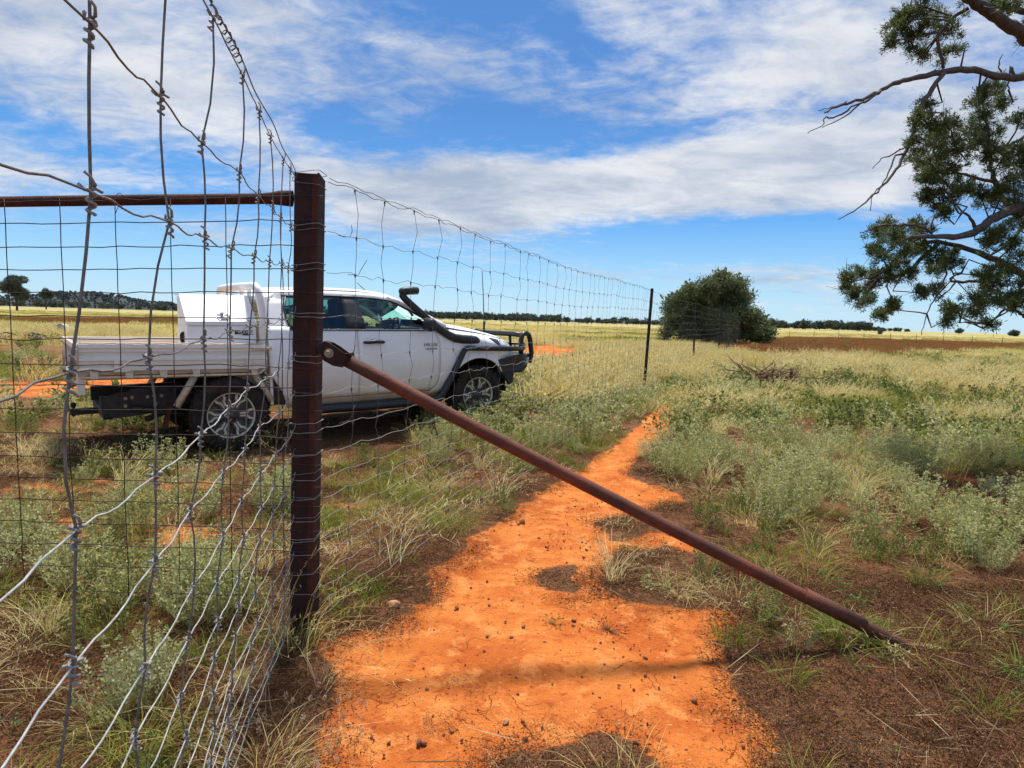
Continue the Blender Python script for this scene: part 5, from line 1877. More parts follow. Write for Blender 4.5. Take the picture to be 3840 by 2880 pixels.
# ------------------------------------------------------------------ trees
BARK = pmat('grey_brown_bark', (.045, .034, .027), (.10, .078, .062), 18, .9, 0, .6, 60)
BARKD = pmat('dead_branch_bark', (.06, .048, .040), (.125, .102, .085), 22, .9, 0, .5, 70)
CYP = leafmat('cypress_pine_foliage', [(.055, .083, .024), (.088, .122, .036), (.14, .165, .056), (.068, .098, .028), (.20, .22, .09)], .45)
CYPF = leafmat('broad_tree_foliage', [(.075, .10, .046), (.12, .15, .07), (.185, .21, .11), (.09, .118, .055)], .34)
EUC = leafmat('far_tree_foliage_hazed', [(.058, .075, .058), (.08, .098, .072), (.105, .12, .09)], .15)  # leaves paled and blued to paint in far haze; no air volume

rt_ = np.random.default_rng(12)
TRK = np.array([7.9, 7.6, 0.0])
big = thing('cypress_pine', 'cypress pine at the right edge with dark foliage and bare drooping branches', 'tree', tuple(TRK))
C7 = lambda x, y: (2900 + x / 1.2766, y / 1.2766)


def limb(pts, w0, w1, y0, y1, par, mat, name='limb', root=None):
    """pts on the photo crop, half widths in its pixels, depth from y0 (first point) to y1 (last)"""
    P, Rd = [], []
    n = len(pts)
    for i, (a, b) in enumerate(pts):
        t = i / (n - 1)
        Y = y0 + (y1 - y0) * t
        P.append(at(*C7(a, b), Y))
        Rd.append((w0 + (w1 - w0) * t) / 1.2766 / F_PX * Y)
    if root is not None:
        rt0, p0_ = np.array(root, float), P[0]
        gap = np.linalg.norm(p0_ - rt0)
        for f__ in (.66, .33, 0.0):
            q__ = p0_ + (rt0 - p0_) * (1 - f__)
            if f__ > 0:
                q__ = q__ + rt_.normal(0, .10, 3) * gap + np.array([0, 0, .10 * gap * math.sin(math.pi * f__)])
            P.insert(0, q__) if f__ == .66 else P.insert(0, q__)
            Rd.insert(0, Rd[0] * 1.12)
    # smooth it
    Q_, R_ = [], []
    for i in range(len(P) - 1):
        p0, p1, p2, p3 = P[max(i - 1, 0)], P[i], P[i + 1], P[min(i + 2, len(P) - 1)]
        for t in np.linspace(0, 1, 5)[:-1]:
            Q_.append(.5 * (2 * p1 + (p2 - p0) * t + (2 * p0 - 5 * p1 + 4 * p2 - p3) * t * t + (3 * p1 - p0 - 3 * p2 + p3) * t ** 3) + rt_.normal(0, .006, 3))
            R_.append(Rd[i] * (1 - t) + Rd[i + 1] * t)
    Q_.append(P[-1]); R_.append(Rd[-1])
    mb = MB(); mb.tube(Q_, [max(r, .0035) * rt_.uniform(.92, 1.1) for r in R_], 8)
    mb.build(name, mat, par)
    return Q_


mb = MB()
mb.tube([TRK + np.array([0, 0, -.3]), TRK + np.array([-.02, 0, .4]), TRK + np.array([.05, 0, 1.6]), TRK + np.array([-.05, .02, 3.2]), TRK + np.array([.05, 0, 5.0]), TRK + np.array([.1, 0, 7.2]), TRK + np.array([.1, 0, 9.0])], [.36, .27, .24, .22, .18, .12, .03], 14)
trunk = mb.build('trunk', BARK, big)
tz = lambda z: TRK + np.array([0, 0, z])
LIMBS = []
def Lb(*a, **k):
    LIMBS.append(limb(*a, par=big, **k))
Lb([(1230, 190), (1200, 165), (1120, 115), (1030, 55), (950, 0), (880, -70)], 32, 20, 7.2, 6.6, mat=BARK, root=tz(3.6))
Lb([(1230, 350), (1200, 365), (1100, 370), (960, 335), (830, 340), (700, 370), (600, 395), (520, 430), (440, 470), (350, 495), (270, 525), (245, 540)], 19, 3, 7.1, 6.5, mat=BARKD, root=tz(3.3))
Lb([(520, 430), (450, 480), (400, 500), (300, 560), (245, 565), (235, 600), (165, 638)], 6, 1.5, 6.7, 6.4, mat=BARKD, name='twig')
Lb([(420, 490), (340, 560), (235, 610)], 4, 1.5, 6.65, 6.5, mat=BARKD, name='twig')
Lb([(350, 490), (280, 515), (215, 530)], 3, 1.2, 6.6, 6.7, mat=BARKD, name='twig')
Lb([(820, 350), (740, 450), (690, 570), (650, 690), (600, 790), (540, 870), (480, 935), (400, 1000), (310, 1050)], 11, 2, 6.85, 6.3, mat=BARKD, name='hanging_branch')
Lb([(640, 700), (560, 745), (520, 760), (475, 808)], 4, 1.3, 6.6, 6.5, mat=BARKD, name='twig')
Lb([(625, 740), (580, 750), (540, 850), (480, 930), (465, 1010)], 5, 1.3, 6.6, 6.3, mat=BARKD, name='twig')
Lb([(820, 325), (800, 250), (790, 170), (870, 80), (930, 40)], 7, 9, 6.85, 6.8, mat=BARK)
Lb([(1240, 970), (1200, 985), (1090, 1025), (1000, 1085), (920, 1130), (800, 1130), (660, 1135), (610, 1175)], 28, 6, 7.2, 6.4, mat=BARKD, root=tz(2.3))
Lb([(965, 1090), (935, 1035), (885, 1018)], 9, 3, 6.85, 6.8, mat=BARK, name='twig')
Lb([(760, 1112), (700, 1085), (600, 1075), (520, 1080), (450, 1100), (415, 1112)], 7, 2, 6.6, 6.3, mat=BARKD, name='twig')
Lb([(1240, 1330), (1200, 1310), (1100, 1260), (980, 1210), (860, 1170), (760, 1158), (690, 1165)], 19, 7, 7.6, 7.0, mat=BARK, root=tz(1.5))
Lb([(790, 1165), (720, 1230), (640, 1300), (540, 1330), (460, 1330), (380, 1350)], 11, 3, 7.1, 6.8, mat=BARK)
Lb([(1130, 1290), (1000, 1340), (880, 1345), (850, 1330), (900, 1308)], 9, 3, 7.5, 7.2, mat=BARKD, name='twig')
Lb([(875, 1350), (840, 1390), (800, 1425)], 4, 1.5, 7.2, 7.1, mat=BARKD, name='twig')
Lb([(830, 1310), (780, 1420), (735, 1500), (710, 1605)], 4, 1.5, 7.1, 6.9, mat=BARKD, name='hanging_branch')
Lb([(1240, 1520), (1200, 1510), (1150, 1480), (1090, 1495), (1040, 1540), (960, 1550), (880, 1540)], 8, 2, 7.5, 7.1, mat=BARK, root=tz(1.2))
Lb([(1240, 640), (1200, 655), (1130, 695), (1060, 705), (1020, 680), (960, 690), (880, 720)], 8, 2, 7.3, 6.9, mat=BARKD, root=tz(2.9))
Lb([(1160, 1010), (1100, 950), (1060, 870), (1040, 780), (1030, 650), (1000, 480)], 16, 4, 7.7, 7.6, mat=BARK, root=tz(1.9))
Lb([(1060, 870), (960, 850), (880, 830), (780, 830)], 9, 3, 7.7, 7.4, mat=BARK)
Lb([(1230, 1050), (1190, 1080), (1140, 1160), (1030, 1230)], 10, 5, 7.6, 7.4, mat=BARKD, root=tz(2.0))
Lb([(1230, 60), (1160, 45), (1090, 40)], 14, 10, 7.4, 7.2, mat=BARK, root=tz(4.0))
Lb([(1150, 370), (1135, 320), (1130, 380), (1125, 430)], 7, 2, 7.0, 7.0, mat=BARKD, name='twig')
Lb([(1095, 350), (1078, 310), (1098, 258)], 4, 1.5, 7.0, 7.0, mat=BARKD, name='twig')

BL = [(640, 60, 60), (600, 130, 60), (650, 190, 60), (720, 250, 50), (760, 110, 80), (850, 140, 70), (840, 250, 55), (700, 40, 50), (1130, 20, 60), (1060, 10, 40), (620, 100, 50), (570, 200, 40), (700, 150, 50),
      (720, 510, 45), (690, 570, 40), (740, 600, 70), (820, 590, 70), (700, 680, 65), (760, 700, 90), (850, 660, 80), (690, 760, 55), (740, 820, 70), (720, 850, 45), (800, 770, 80), (880, 720, 70), (950, 620, 55),
      (980, 680, 60), (1000, 560, 60), (1010, 450, 60), (980, 480, 55), (1060, 420, 55), (1090, 500, 45), (1050, 640, 50), (1020, 740, 60), (1100, 720, 50), (1080, 780, 55), (770, 920, 60), (740, 950, 45), (830, 960, 60), (860, 900, 60),
      (820, 1010, 40), (940, 900, 50), (990, 930, 50), (1050, 960, 55), (1100, 920, 60), (1150, 850, 60), (1180, 800, 60), (1180, 580, 50), (1060, 1130, 55), (1100, 1090, 60), (1150, 960, 60), (1030, 1170, 50), (1180, 1040, 60), (1190, 720, 50), (790, 640, 70), (860, 800, 60), (780, 870, 60),
      (540, 1080, 45), (490, 1110, 40), (560, 1130, 55), (480, 1200, 45), (540, 1220, 60), (620, 1150, 50), (640, 1200, 55), (600, 1260, 55), (680, 1080, 40), (720, 1110, 45), (700, 1200, 55), (780, 1220, 60), (840, 1260, 55), (850, 1230, 50), (760, 1290, 45),
      (560, 1310, 55), (500, 1330, 55), (420, 1320, 50), (360, 1330, 42), (350, 1380, 42), (400, 1420, 45), (440, 1440, 45), (470, 1380, 45), (660, 1310, 40), (690, 1400, 35), (760, 1390, 45), (540, 1480, 35), (580, 1460, 32), (520, 1510, 28),
      (840, 1480, 42), (880, 1490, 42), (830, 1530, 38), (960, 1430, 60), (1010, 1400, 60), (980, 1490, 50), (1060, 1450, 55), (1060, 1370, 55), (1010, 1320, 45), (1060, 1290, 45), (1130, 1340, 60), (1140, 1430, 55), (1180, 1250, 60), (1180, 1380, 60), (1160, 1460, 50), (1040, 1550, 28), (1130, 1180, 45),
      (1260, 100, 90), (1260, 700, 90), (1260, 900, 90), (1270, 1150, 90), (1260, 1400, 80), (1000, -60, 90), (760, -50, 70), (1200, -90, 100)]
allp = np.concatenate([np.array(l) for l in LIMBS])
FV, FQ, fo = [], [], 0
TW = MB()
for (a, b, r) in BL:
    Yb = 7.05 + rt_.normal(0, .28)
    c = at(*C7(a, b), Yb)
    Rw = r / 1.2766 / F_PX * Yb
    dd = np.linalg.norm(allp - c, axis=1)
    src = allp[np.argmin(dd)]
    mid_ = (src + c) / 2 + rt_.normal(0, .04 + .16 * dd.min(), 3)
    if .04 < dd.min() < .55:
        TW.tube([src, mid_, c], [.011, .008, .005], 5, caps=False)
    for k in range(3):
        u_ = rt_.normal(0, 1, 3); u_ /= np.linalg.norm(u_)
        q1 = c + u_ * Rw * .8 + rt_.normal(0, .02, 3); q2 = c + u_ * Rw * 1.55 + rt_.normal(0, .04, 3)
        TW.tube([c, q1, q2], [.0045, .003, .0015], 3, caps=False)
    ns = int(9 + Rw * 70)
    for k in range(ns):
        u_ = rt_.normal(0, 1, 3); u_ /= np.linalg.norm(u_)
        sc_ = c + u_ * Rw * rt_.uniform(.15, 1.0) * np.array([1, 1.3, .95])
        if k % 2 == 0:
            TW.tube([c, (c + sc_) / 2 + rt_.normal(0, .012, 3), sc_], [.004, .003, .002], 3, caps=False)
        m = 64
        cc_ = sc_ + rt_.normal(0, 1, (m, 3)) * .020
        d_ = (u_ * .7 + np.array([0, 0, .45])) + rt_.normal(0, .55, (m, 3))
        d_ /= np.linalg.norm(d_, axis=1)[:, None]
        lv, lq = leaf_quads(rt_, cc_, d_, rt_.uniform(.02, .055, m), rt_.uniform(.005, .010, m))
        FV.append(lv); FQ.append(lq + fo); fo += len(lv)
TW.build('fine_twigs', BARK, big)['kind'] = 'stuff'
fme = mesh_np('crown', np.concatenate(FV) - TRK, np.concatenate(FQ), CYP)
fo_ = bpy.data.objects.new('crown', fme); COL.objects.link(fo_); fo_.parent = big


def crown_mesh(r_, lobes, nleaf, ll, lw, clump=.25, up=.3):
    """leaf clumps over the shells of several lobes (centre, radii)"""
    V, Qd, off = [], [], 0
    for (c, rad) in lobes:
        c, rad = np.array(c), np.array(rad)
        k = max(6, int(nleaf * np.prod(rad) ** (2 / 3)))
        u_ = r_.normal(0, 1, (k, 3)); u_ /= np.linalg.norm(u_, axis=1)[:, None]
        cen = c + u_ * rad * (r_.uniform(.35, 1.08, k) ** .6)[:, None]
        m = 14
        cc_ = np.repeat(cen, m, 0) + r_.normal(0, 1, (k * m, 3)) * clump * .5
        d_ = np.repeat(u_, m, 0) * .8 + np.array([0, 0, up]) + r_.normal(0, .7, (k * m, 3))
        d_ /= np.linalg.norm(d_, axis=1)[:, None]
        lv, lq = leaf_quads(r_, cc_, d_, ll * r_.uniform(.6, 1.3, k * m), lw * r_.uniform(.6, 1.3, k * m))
        V.append(lv); Qd.append(lq + off); off += len(lv)
    return np.concatenate(V), np.concatenate(Qd)


# broad bushy tree beyond the fence
C9 = lambda x, y: (2400 + x / 2.5517, 950 + y / 2.5517)
BY = 46.0
tb0 = at(*C9(760, 850), BY); tb0[2] = float(gz(tb0[0], tb0[1]))
bt = thing('bushy_tree', 'broad dark bushy tree standing behind the far end of the wire fence', 'tree', tuple(tb0))
r_ = np.random.default_rng(5)
lob = []
for (a, b, r) in [(780, 280, 105), (640, 340, 105), (900, 330, 105), (520, 420, 120), (700, 480, 150), (880, 480, 150), (350, 470, 95), (270, 520, 60), (300, 650, 95), (430, 620, 130), (600, 650, 150), (780, 650, 150), (950, 620, 120), (1030, 420, 48), (975, 290, 50),
                  (1080, 600, 78), (1150, 680, 75), (1215, 760, 65), (1200, 790, 50), (240, 770, 55), (450, 770, 95), (650, 780, 95), (850, 760, 105), (1000, 740, 100), (1100, 770, 85), (780, 240, 60), (470, 360, 60), (420, 420, 60)]:
    Y_ = BY + r_.normal(0, 1.0)
    q = at(*C9(a, b), Y_)
    rr = r / 2.5517 / F_PX * Y_
    lob.append((q - tb0, (rr, rr * 1.2, rr * .92)))
V_, Q_ = crown_mesh(r_, lob, 230, .14, .06, .34)
o = bpy.data.objects.new('crown', mesh_np('crown', V_, Q_, CYPF)); COL.objects.link(o); o.parent = bt
mb = MB()
for k in range(6):
    a = k * 1.05
    q = lob[(k * 5 + 4) % len(lob)][0]
    mb.tube([tb0 + np.array([.2 * math.cos(a), .2 * math.sin(a), -.2]), tb0 + q * .35 + np.array([0, 0, .2]), tb0 + q], [.16, .11, .03], 7)
mb.build('trunk', BARK, bt)
# dark inner mass keeps daylight from leaking through the middle
V_, Q_ = crown_mesh(r_, [(c, tuple(np.array(rd) * .55)) for c, rd in lob], 200, .30, .20, .4)
o = bpy.data.objects.new('inner_foliage', mesh_np('inner_foliage', V_, Q_, CYPF)); COL.objects.link(o); o.parent = bt


def small_tree(name, label, cat, px, py_base, py_top, wpx, Y, seed, mat=EUC, group=None, trunkh=.25, leaf=None):
    """a distant tree with its own trunk and lobed crown"""
    r_ = np.random.default_rng(seed)
    b = at(px, py_base, Y)
    b[2] = float(gz(b[0], b[1])) + (.0)
    top = at(px, py_top, Y)
    H = top[2] - b[2]
    Wd = wpx / F_PX * Y
    t = thing(name, label, cat, tuple(b), group)
    lo_ = []
    for k in range(11):
        h_ = r_.uniform(trunkh + .1, .9)
        f = math.sin((h_ - trunkh) / (1.02 - trunkh) * math.pi) ** .6
        rr = r_.uniform(.13, .22) * Wd
        lo_.append(((r_.uniform(-.36, .36) * Wd * f, r_.uniform(-.3, .3) * Wd * f, h_ * H), (rr, rr, rr * .75)))
    lo_.append(((0, 0, H * .86), (Wd * .18, Wd * .18, H * .13)))
    s = leaf or max(.12, 2.0 / F_PX * Y)
    V_, Q_ = crown_mesh(r_, lo_, 70 / (s * s) * .05, s * 1.4, s * .7, s * 2)
    o = bpy.data.objects.new('crown', mesh_np('crown', V_, Q_, mat)); COL.objects.link(o); o.parent = t
    mb = MB()
    mb.tube([b + np.array([0, 0, -.3]), b + np.array([.02 * H, 0, H * .3]), b + np.array([0, 0, H * .75])], [.035 * H, .025 * H, .01 * H], 6)
    for k in range(3):
        q = np.array(lo_[k][0])
        mb.tube([b + np.array([0, 0, H * .28]), b + q], [.02 * H, .006 * H], 5)
    mb.build('trunk', BARK, t)
    return t


small_tree('gum_tree', 'lone dark gum tree on the far left horizon with a spreading crown', 'tree', 62, 1140, 1034, 118, 150, 21, trunkh=.3)
small_tree('gum_tree', 'small pale crowned tree just right of the lone gum on the left horizon', 'tree', 172, 1140, 1080, 48, 260, 22, trunkh=.45)
small_tree('paddock_tree', 'small round bush alone on the far plain under the hanging branch', 'bush', 3300, 1252, 1236, 24, 210, 23, trunkh=.05)
small_tree('paddock_tree', 'faint lacy tree on the far right horizon', 'tree', 3595, 1246, 1233, 26, 420, 24, trunkh=.3)
small_tree('paddock_tree', 'tiny dark tree at the right edge of the horizon', 'tree', 3805, 1254, 1240, 40, 380, 25, trunkh=.2)

HILLT = leafmat('hill_tree_foliage_hazed', [(.10, .122, .125), (.125, .148, .15), (.15, .172, .17)], .1)  # bluish leaf colour carries the haze over the hill
# far woods: belts of trees that read as one mass
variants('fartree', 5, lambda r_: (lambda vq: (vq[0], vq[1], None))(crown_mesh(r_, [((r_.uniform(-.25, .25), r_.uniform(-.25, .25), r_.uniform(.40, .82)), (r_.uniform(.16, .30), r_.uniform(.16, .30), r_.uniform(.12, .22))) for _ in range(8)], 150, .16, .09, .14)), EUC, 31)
TRM = {}
r_ = np.random.default_rng(8)
pts, scl = [], []
def belt(x0, x1, Y0, Y1, n, h0, h1, zoff=0.0):
    for k in range(n):
        px = r_.uniform(x0, x1)
        Y = r_.uniform(Y0, Y1)
        p = at(px, 1200, Y)
        pts.append((p[0], p[1], float(gz(p[0], p[1])) + zoff)); scl.append(r_.uniform(h0, h1))
belt(1500, 2480, 380, 440, 120, 2.6, 5.0)
belt(1500, 2100, 480, 560, 90, 4, 7)
belt(2820, 3290, 420, 500, 85, 3.5, 7.0)
belt(3250, 3420, 560, 640, 26, 2.5, 4.5)
belt(-300, 700, 480, 640, 60, 3, 7)
belt(600, 1500, 420, 560, 90, 3, 6)
belt(-500, 60, 260, 420, 18, 6, 10)
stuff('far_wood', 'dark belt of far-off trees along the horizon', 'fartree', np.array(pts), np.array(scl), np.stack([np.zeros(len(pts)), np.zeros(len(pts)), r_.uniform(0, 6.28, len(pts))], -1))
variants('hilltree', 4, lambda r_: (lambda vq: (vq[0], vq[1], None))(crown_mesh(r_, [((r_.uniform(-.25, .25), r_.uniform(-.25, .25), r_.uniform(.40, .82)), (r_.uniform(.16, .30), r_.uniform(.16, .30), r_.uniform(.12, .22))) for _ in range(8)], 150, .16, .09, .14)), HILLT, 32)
pts, scl = [], []
HVa = np.array(HV).reshape(len(ridge), 9, 3)
for k in range(900):
    i = r_.integers(0, 16); f = r_.random(); g = 8 * r_.random() ** .7; j = min(int(g), 7); g -= j
    p = (HVa[i, j] * (1 - f) + HVa[i + 1, j] * f) * (1 - g) + (HVa[i, j + 1] * (1 - f) + HVa[i + 1, j + 1] * f) * g
    pts.append(p); scl.append(r_.uniform(2, 4.5))
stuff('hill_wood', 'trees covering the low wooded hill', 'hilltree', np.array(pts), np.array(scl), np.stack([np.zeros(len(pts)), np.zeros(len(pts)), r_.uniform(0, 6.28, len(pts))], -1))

# ------------------------------------------------------------------ single plants, stones, dead wood, far fence
def gp(px, py):
    q = on_ground(px * K, py * K)
    q[2] = float(gz(q[0], q[1]))
    return q


def plant(name, label, cat, px, py, VQT, mat, rot=0.0, group=None, dz=-.005):
    p = gp(px, py)
    V, Qd, T = VQT
    o = bpy.data.objects.new(name, mesh_np(name, V, Qd, mat, T))
    COL.objects.link(o)
    o.location = (p[0], p[1], p[2] + dz)
    o.rotation_euler = (0, 0, rot)
    return tag(o, label, cat, group)


g_ = np.random.default_rng
plant('silver_herb', 'small silvery branching herb under the low end of the rusty brace', 'plant', 1722, 1400, saltbush(g_(1), 9, .09, .10, .17, 26, .012, .007), SALT)
plant('grass_tuft', 'bright green grass tuft growing against the foot of the brace', 'grass tuft', 1838, 1372, veg_blades(g_(2), 150, .10, .08, .19, .0038, .5, .7, .05, 0, 4), GRN)
plant('grass_tuft', 'small green tuft left of the silvery herb near the brace', 'grass tuft', 1655, 1362, veg_blades(g_(3), 60, .06, .05, .12, .0036, .5, .6, -.1, 0, 3), GRN)
plant('leafy_herb', 'grey-green leafy herb lying alone on the red path right of centre', 'plant', 1415, 1278, rosette(g_(4), 70, .075, .055, .026, .013), SALT)
plant('leafy_herb', 'tiny dark green herb in the middle of the path', 'plant', 1195, 1343, rosette(g_(5), 34, .05, .05, .017, .009), SALTF)
plant('brown_herb', 'low brown dying herb on the path right of the tiny green one', 'plant', 1315, 1352, rosette(g_(6), 70, .09, .05, .018, .006), LIT)
plant('straw_tuft', 'tall straw grass leaning over the foot of the corner post', 'grass tuft', 640, 1400, veg_blades(g_(7), 38, .09, .25, .55, .003, .25, .45, .45, .8, 5), DRY)
plant('straw_tuft', 'thin straw stalks arching over the path edge near the bottom left', 'grass tuft', 690, 1480, veg_blades(g_(8), 14, .05, .2, .42, .003, .3, .4, .6, .9, 5), DRY)
plant('straw_tuft', 'tall pale stalks standing beside the path right of the post', 'grass tuft', 845, 1215, veg_blades(g_(9), 22, .10, .35, .75, .0035, .2, .3, .35, .8, 5), DRY)
plant('straw_tuft', 'golden dry grass tuft among the grey shrubs beyond the path', 'grass tuft', 1560, 905, veg_blades(g_(10), 160, .20, .18, .40, .006, .3, .4, .1, .3, 3), RUSTG)
plant('straw_tuft', 'tall thin stalks rising from the shrubs at the right edge', 'grass tuft', 2045, 1045, veg_blades(g_(11), 12, .12, .5, .95, .005, .12, .2, .15, .9, 5), DRY)
plant('green_shrub', 'dense dark green bush in front of the rear wheel of the truck', 'bush', 322, 975, saltbush(g_(12), 70, .38, .22, .42, 40, .022, .006), leafmat('dark_green_needle', [(.045, .075, .025), (.07, .10, .035), (.10, .13, .05)], .25))
plant('green_shrub', 'dark twiggy shrub beside the tow bar of the truck', 'bush', 215, 925, saltbush(g_(13), 40, .30, .16, .30, 26, .018, .006), SALTF)
plant('pale_shrub', 'upright pale grey bush at the right of the lone stalk behind the path', 'bush', 940, 1000, saltbush(g_(14), 34, .16, .22, .42, 36, .014, .009), SALT)

plant('straw_tuft', 'bleached grass standing in front of the rear wheel of the truck', 'grass tuft', 510, 968, veg_blades(g_(18), 60, .20, .25, .50, .005, .3, .45, .35, .7, 5), DRY)
plant('straw_tuft', 'bleached grass between the rear wheel and the corner post', 'grass tuft', 588, 955, veg_blades(g_(19), 60, .18, .25, .52, .005, .3, .45, .35, .7, 5), DRY)
plant('pale_shrub', 'pale grey bush hiding the bottom of the front wheel of the truck', 'bush', 1052, 945, saltbush(g_(20), 44, .26, .26, .46, 38, .018, .011), SALT)
plant('pale_shrub', 'pale grey bush just left of the front wheel under the sill', 'bush', 925, 925, saltbush(g_(21), 30, .15, .24, .42, 38, .016, .010), SALT)
plant('straw_tuft', 'mixed straw and runners growing over the buried end of the brace', 'grass tuft', 1945, 1402, veg_blades(g_(22), 60, .14, .08, .24, .003, .6, .6, -.2, .3, 4), OLV)
plant('straw_tuft', 'thin straw blades crossing the pipe just above its buried end', 'grass tuft', 1893, 1385, veg_blades(g_(23), 34, .09, .10, .22, .003, .6, .6, .1, .3, 4), DRY)
# fluffy seed heads in the bottom left corner
V0, Q0, T0 = veg_blades(g_(15), 46, .20, .08, .24, .0016, .35, .3, .1, 0, 3)
sv, sq, so2 = [V0], [Q0], len(V0)
tips = V0.reshape(46, 7, 3)[:, 6]
rr_ = g_(16)
for t_ in tips:
    m = 46
    d_ = rr_.normal(0, 1, (m, 3)); d_ /= np.linalg.norm(d_, axis=1)[:, None]
    lv, lq = leaf_quads(rr_, t_ + d_ * np.array([.003, .003, .008]), d_, .007, .0022)
    sv.append(lv); sq.append(lq + so2); so2 += len(lv)
plant('seed_head_grass', 'clump of fluffy pale brown seed heads in the bottom left corner', 'plant', 615, 1610, (np.concatenate(sv), np.concatenate(sq), T0), leafmat('fluffy_seed', [(.42, .31, .19), (.52, .40, .27), (.34, .25, .14)], .4))
rr_ = g_(17)
d_ = rr_.normal(0, 1, (260, 3)); d_ /= np.linalg.norm(d_, axis=1)[:, None]
lv, lq = leaf_quads(rr_, np.zeros((260, 3)) + np.array([0, 0, .10]) + d_ * .004, d_, rr_.uniform(.02, .05, 260), .0022)
st_ = np.array([[-.001, 0, 0], [.001, 0, 0], [0, 0, .1]])
plant('spiky_burr', 'yellow spiky dry flower head behind the near fence', 'plant', 520, 1515, (np.concatenate([lv, st_]), lq, np.array([[len(lv), len(lv) + 1, len(lv) + 2]])), DRY)

STONE = pmat('sandy_stone', (.36, .16, .07), (.50, .27, .14), 14, .9, 0, .4, 60)
STONED = pmat('dark_ironstone', (.10, .04, .022), (.20, .08, .04), 20, .85, 0, .4, 60)


def rock(label, px, py, s, seed, mat, nm='stone'):
    r_ = g_(seed)
    bm = bmesh.new()
    bmesh.ops.create_icosphere(bm, subdivisions=3, radius=1)
    P = np.array([vv.co for vv in bm.verts])
    dirs = r_.normal(0, 1, (9, 3)); dirs /= np.linalg.norm(dirs, axis=1)[:, None]
    lim = r_.uniform(.62, .9, 9)
    for d_, l_ in zip(dirs, lim):
        ex_ = np.maximum(P @ d_ - l_, 0)
        P = P - ex_[:, None] * d_
    P = P * np.array([1.1, .85, .72]) * s
    T = np.array([[vv.index for vv in f.verts] for f in bm.faces])
    bm.free()
    p = gp(px, py)
    o = bpy.data.objects.new(nm, mesh_np(nm, P, None, mat, T, smooth=True))
    COL.objects.link(o)
    o.location = (p[0], p[1], p[2] + s * .35)
    o.rotation_euler = (r_.normal(0, .2), r_.normal(0, .2), r_.uniform(0, 6))
    return tag(o, label, 'stone')


rock('rounded sandy orange stone at the left edge of the path right of the post', 851, 1318, .034, 1, STONE)
rock('small dark stone on the path right of the sandy stone', 987, 1308, .013, 2, STONED)
rock('pale pebble on the path below the low brown herb', 1176, 1386, .012, 3, STONE)
rock('dark red pebble on the path beneath the brown herb patch', 1240, 1336, .012, 4, STONED)
rock('flat orange pebble low on the path at the bottom', 1092, 1560, .014, 5, STONE)
rock('small dark pebble near the bottom of the path left of centre', 905, 1595, .013, 6, STONED)

# dead wood
PALEW = pmat('bleached_wood', (.38, .35, .31), (.55, .52, .47), 16, .85, 0, .4, 40)
DEADW = pmat('brown_dead_twigs', (.11, .055, .028), (.19, .11, .06), 20, .9)
bp_ = gp(1652, 842)
pile = thing('brush_pile', 'heap of dead brown branches and bleached sticks lying in the grass beyond the path', 'brush pile', tuple(bp_))
r_ = g_(33)
for k in range(70):
    a = r_.uniform(0, 2 * math.pi); L_ = r_.uniform(.35, .95)
    st = bp_ + np.array([r_.normal(0, .36), r_.normal(0, .2), r_.uniform(.0, .30)])
    d_ = np.array([math.cos(a), math.sin(a) * .6, abs(r_.normal(.25, .3))]); d_ /= np.linalg.norm(d_)
    mb = MB()
    pts = [st + d_ * L_ * t_ + r_.normal(0, .025, 3) * (t_ > 0) for t_ in np.linspace(0, 1, 5)]
    mb.tube(pts, [.018, .015, .012, .008, .004], 5)
    for q in range(3):
        s0 = pts[1 + q]; e0 = s0 + (d_ + r_.normal(0, .6, 3)) * .22
        mb.tube([s0, (s0 + e0) / 2 + r_.normal(0, .02, 3), e0], [.006, .004, .002], 4)
    mb.build('branch', DEADW, pile)
for (dx_, dy_, L_, an, rad_) in ((-.35, -.30, .75, .15, .035), (.05, -.36, .55, .02, .045), (.45, -.34, .32, -.35, .028), (-.2, -.42, .42, -.5, .02)):
    s0 = bp_ + np.array([dx_, dy_, .05])
    mb = MB(); mb.tube([s0, s0 + np.array([L_ * .5 * math.cos(an), L_ * .5 * math.sin(an), .03]), s0 + np.array([L_ * math.cos(an), L_ * math.sin(an), .06])], [rad_, rad_ * .9, rad_ * .5], 8)
    mb.build('bleached_log', PALEW if dx_ > .3 or dx_ == -.2 else BARKD, pile)
mb = MB(); s0 = bp_ + np.array([.62, .1, 0]); mb.tube([s0, s0 + np.array([.02, 0, .25]), s0 + np.array([0, 0, .45])], [.05, .045, .03], 8); mb.build('stump', BARK, pile)


def stick(label, p0, p1, rad_, mat):
    a, b = gp(*p0), gp(*p1)
    o_ = thing('fallen_stick', label, 'stick', tuple(a))
    ORG[o_.name] = tuple(a)
    mb = MB(); r_ = g_(int(p0[0]))
    n = 8
    pts = [a + (b - a) * t_ + np.array([0, r_.normal(0, .02), .10 + r_.normal(0, .015)]) for t_ in np.linspace(0, 1, n)]
    mb.tube(pts, np.linspace(rad_, rad_ * .4, n), 6)
    mb.build('stem', mat, o_)
    mb = MB(); q = pts[4]; mb.tube([q, q + (b - a) * .15 + np.array([0, .05, .05])], [rad_ * .5, rad_ * .2], 5); mb.build('side_twig', mat, o_)


stick('black fallen stick lying in the green shrubs right of the path', (1795, 925), (1850, 945), .014, PICK)
stick('short dark stick on the ground just right of the first steel picket', (1462, 838), (1482, 850), .016, PICK)

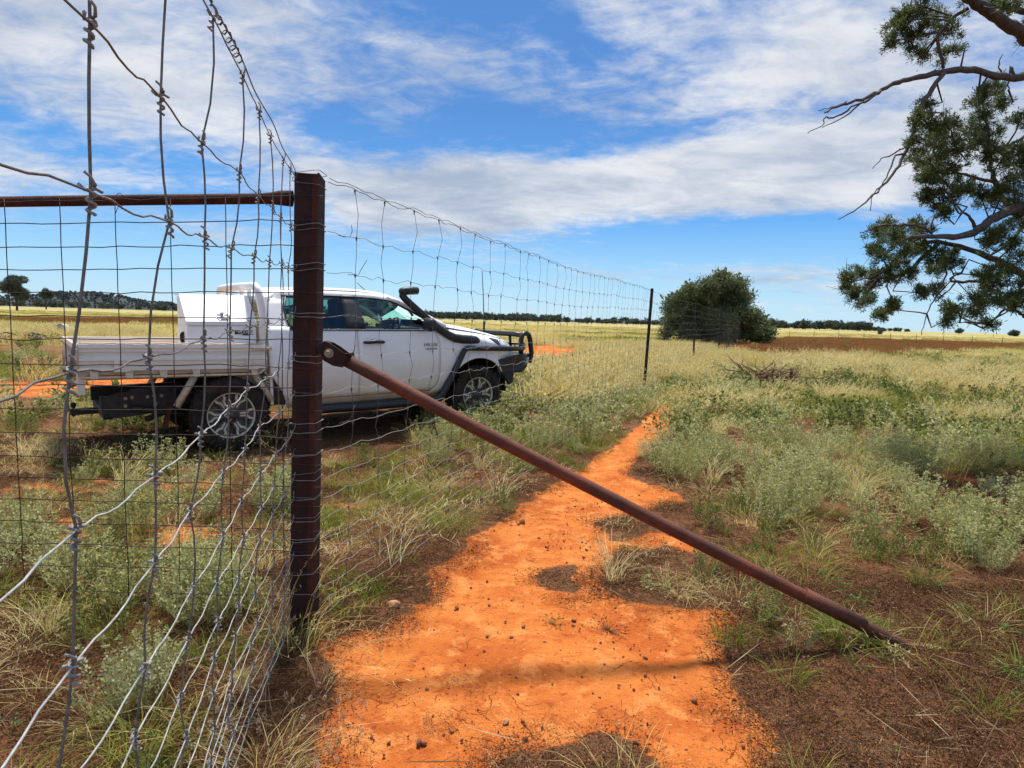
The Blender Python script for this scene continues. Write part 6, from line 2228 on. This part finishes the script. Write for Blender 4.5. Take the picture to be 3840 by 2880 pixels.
sp_ = gp(146, 738)
stump = thing('root_plate', 'pale grey upturned stump standing in the grass behind the tray', 'stump', tuple(sp_))
r_ = g_(41)
mb = MB()
ol = [(-.34, 0), (-.30, .35), (-.26, .62), (-.12, .66), (.0, .60), (.10, .38), (.22, .12), (.30, 0)]
mb.extrude(ol, lambda a, b: (sp_[0] + a * 1.05, sp_[1] - .12 - .1 * b, sp_[2] + b * 1.05), lambda a, b: (sp_[0] + a, sp_[1] + .14, sp_[2] + b))
mb.build('bole', PALEW, stump)
for k in range(5):
    s0 = sp_ + np.array([-.26 + .1 * k, -.1, .6 - .10 * k]); e0 = s0 + np.array([-.16 + .09 * k, r_.normal(-.05, .1), .10 + r_.normal(0, .05)])
    mb = MB(); mb.tube([s0, (s0 + e0) / 2 + r_.normal(0, .02, 3), e0], [.035, .022, .008], 6); mb.build('root', PALEW, stump)
lg = gp(55, 742)
flog = thing('fallen_log', 'grey fallen log and broken limbs lying left of the pale stump', 'log', tuple(lg))
for k in range(7):
    s0 = lg + np.array([r_.uniform(-1.6, .2), r_.normal(0, .25), r_.uniform(.08, .28)])
    e0 = s0 + np.array([r_.uniform(.7, 1.7), r_.normal(0, .3), r_.normal(0, .10)])
    mb = MB(); rr0 = r_.uniform(.03, .10); mb.tube([s0, (s0 + e0) / 2 + r_.normal(0, .06, 3), e0], [rr0, rr0 * .8, rr0 * .4], 7); mb.build('broken_limb', BARKD if k % 2 else BARK, flog)

# thin post and wire fence far across the plain
ff = thing('paddock_fence', 'low far fence of thin dark posts crossing the plain on the right', 'fence', (28, 78, 0))
fx_ = []
for px in (2960, 3050, 3143, 3238, 3337, 3435, 3537, 3645, 3757, 3870):
    p = at(px, 1290, 78 - (px - 3435) * .004); p[2] = float(gz(p[0], p[1])); fx_.append(p)
    mb = MB(); mb.tube([p + np.array([0, 0, -.2]), p + np.array([r_.normal(0, .03), 0, 1.05])], .028, 5); mb.build('post', PICK, ff)
for z_ in (.35, .75, 1.1):
    mb = MB(); mb.tube([p + np.array([0, 0, z_]) for p in fx_], .006, 4); mb.build('wire', GALVD, ff)
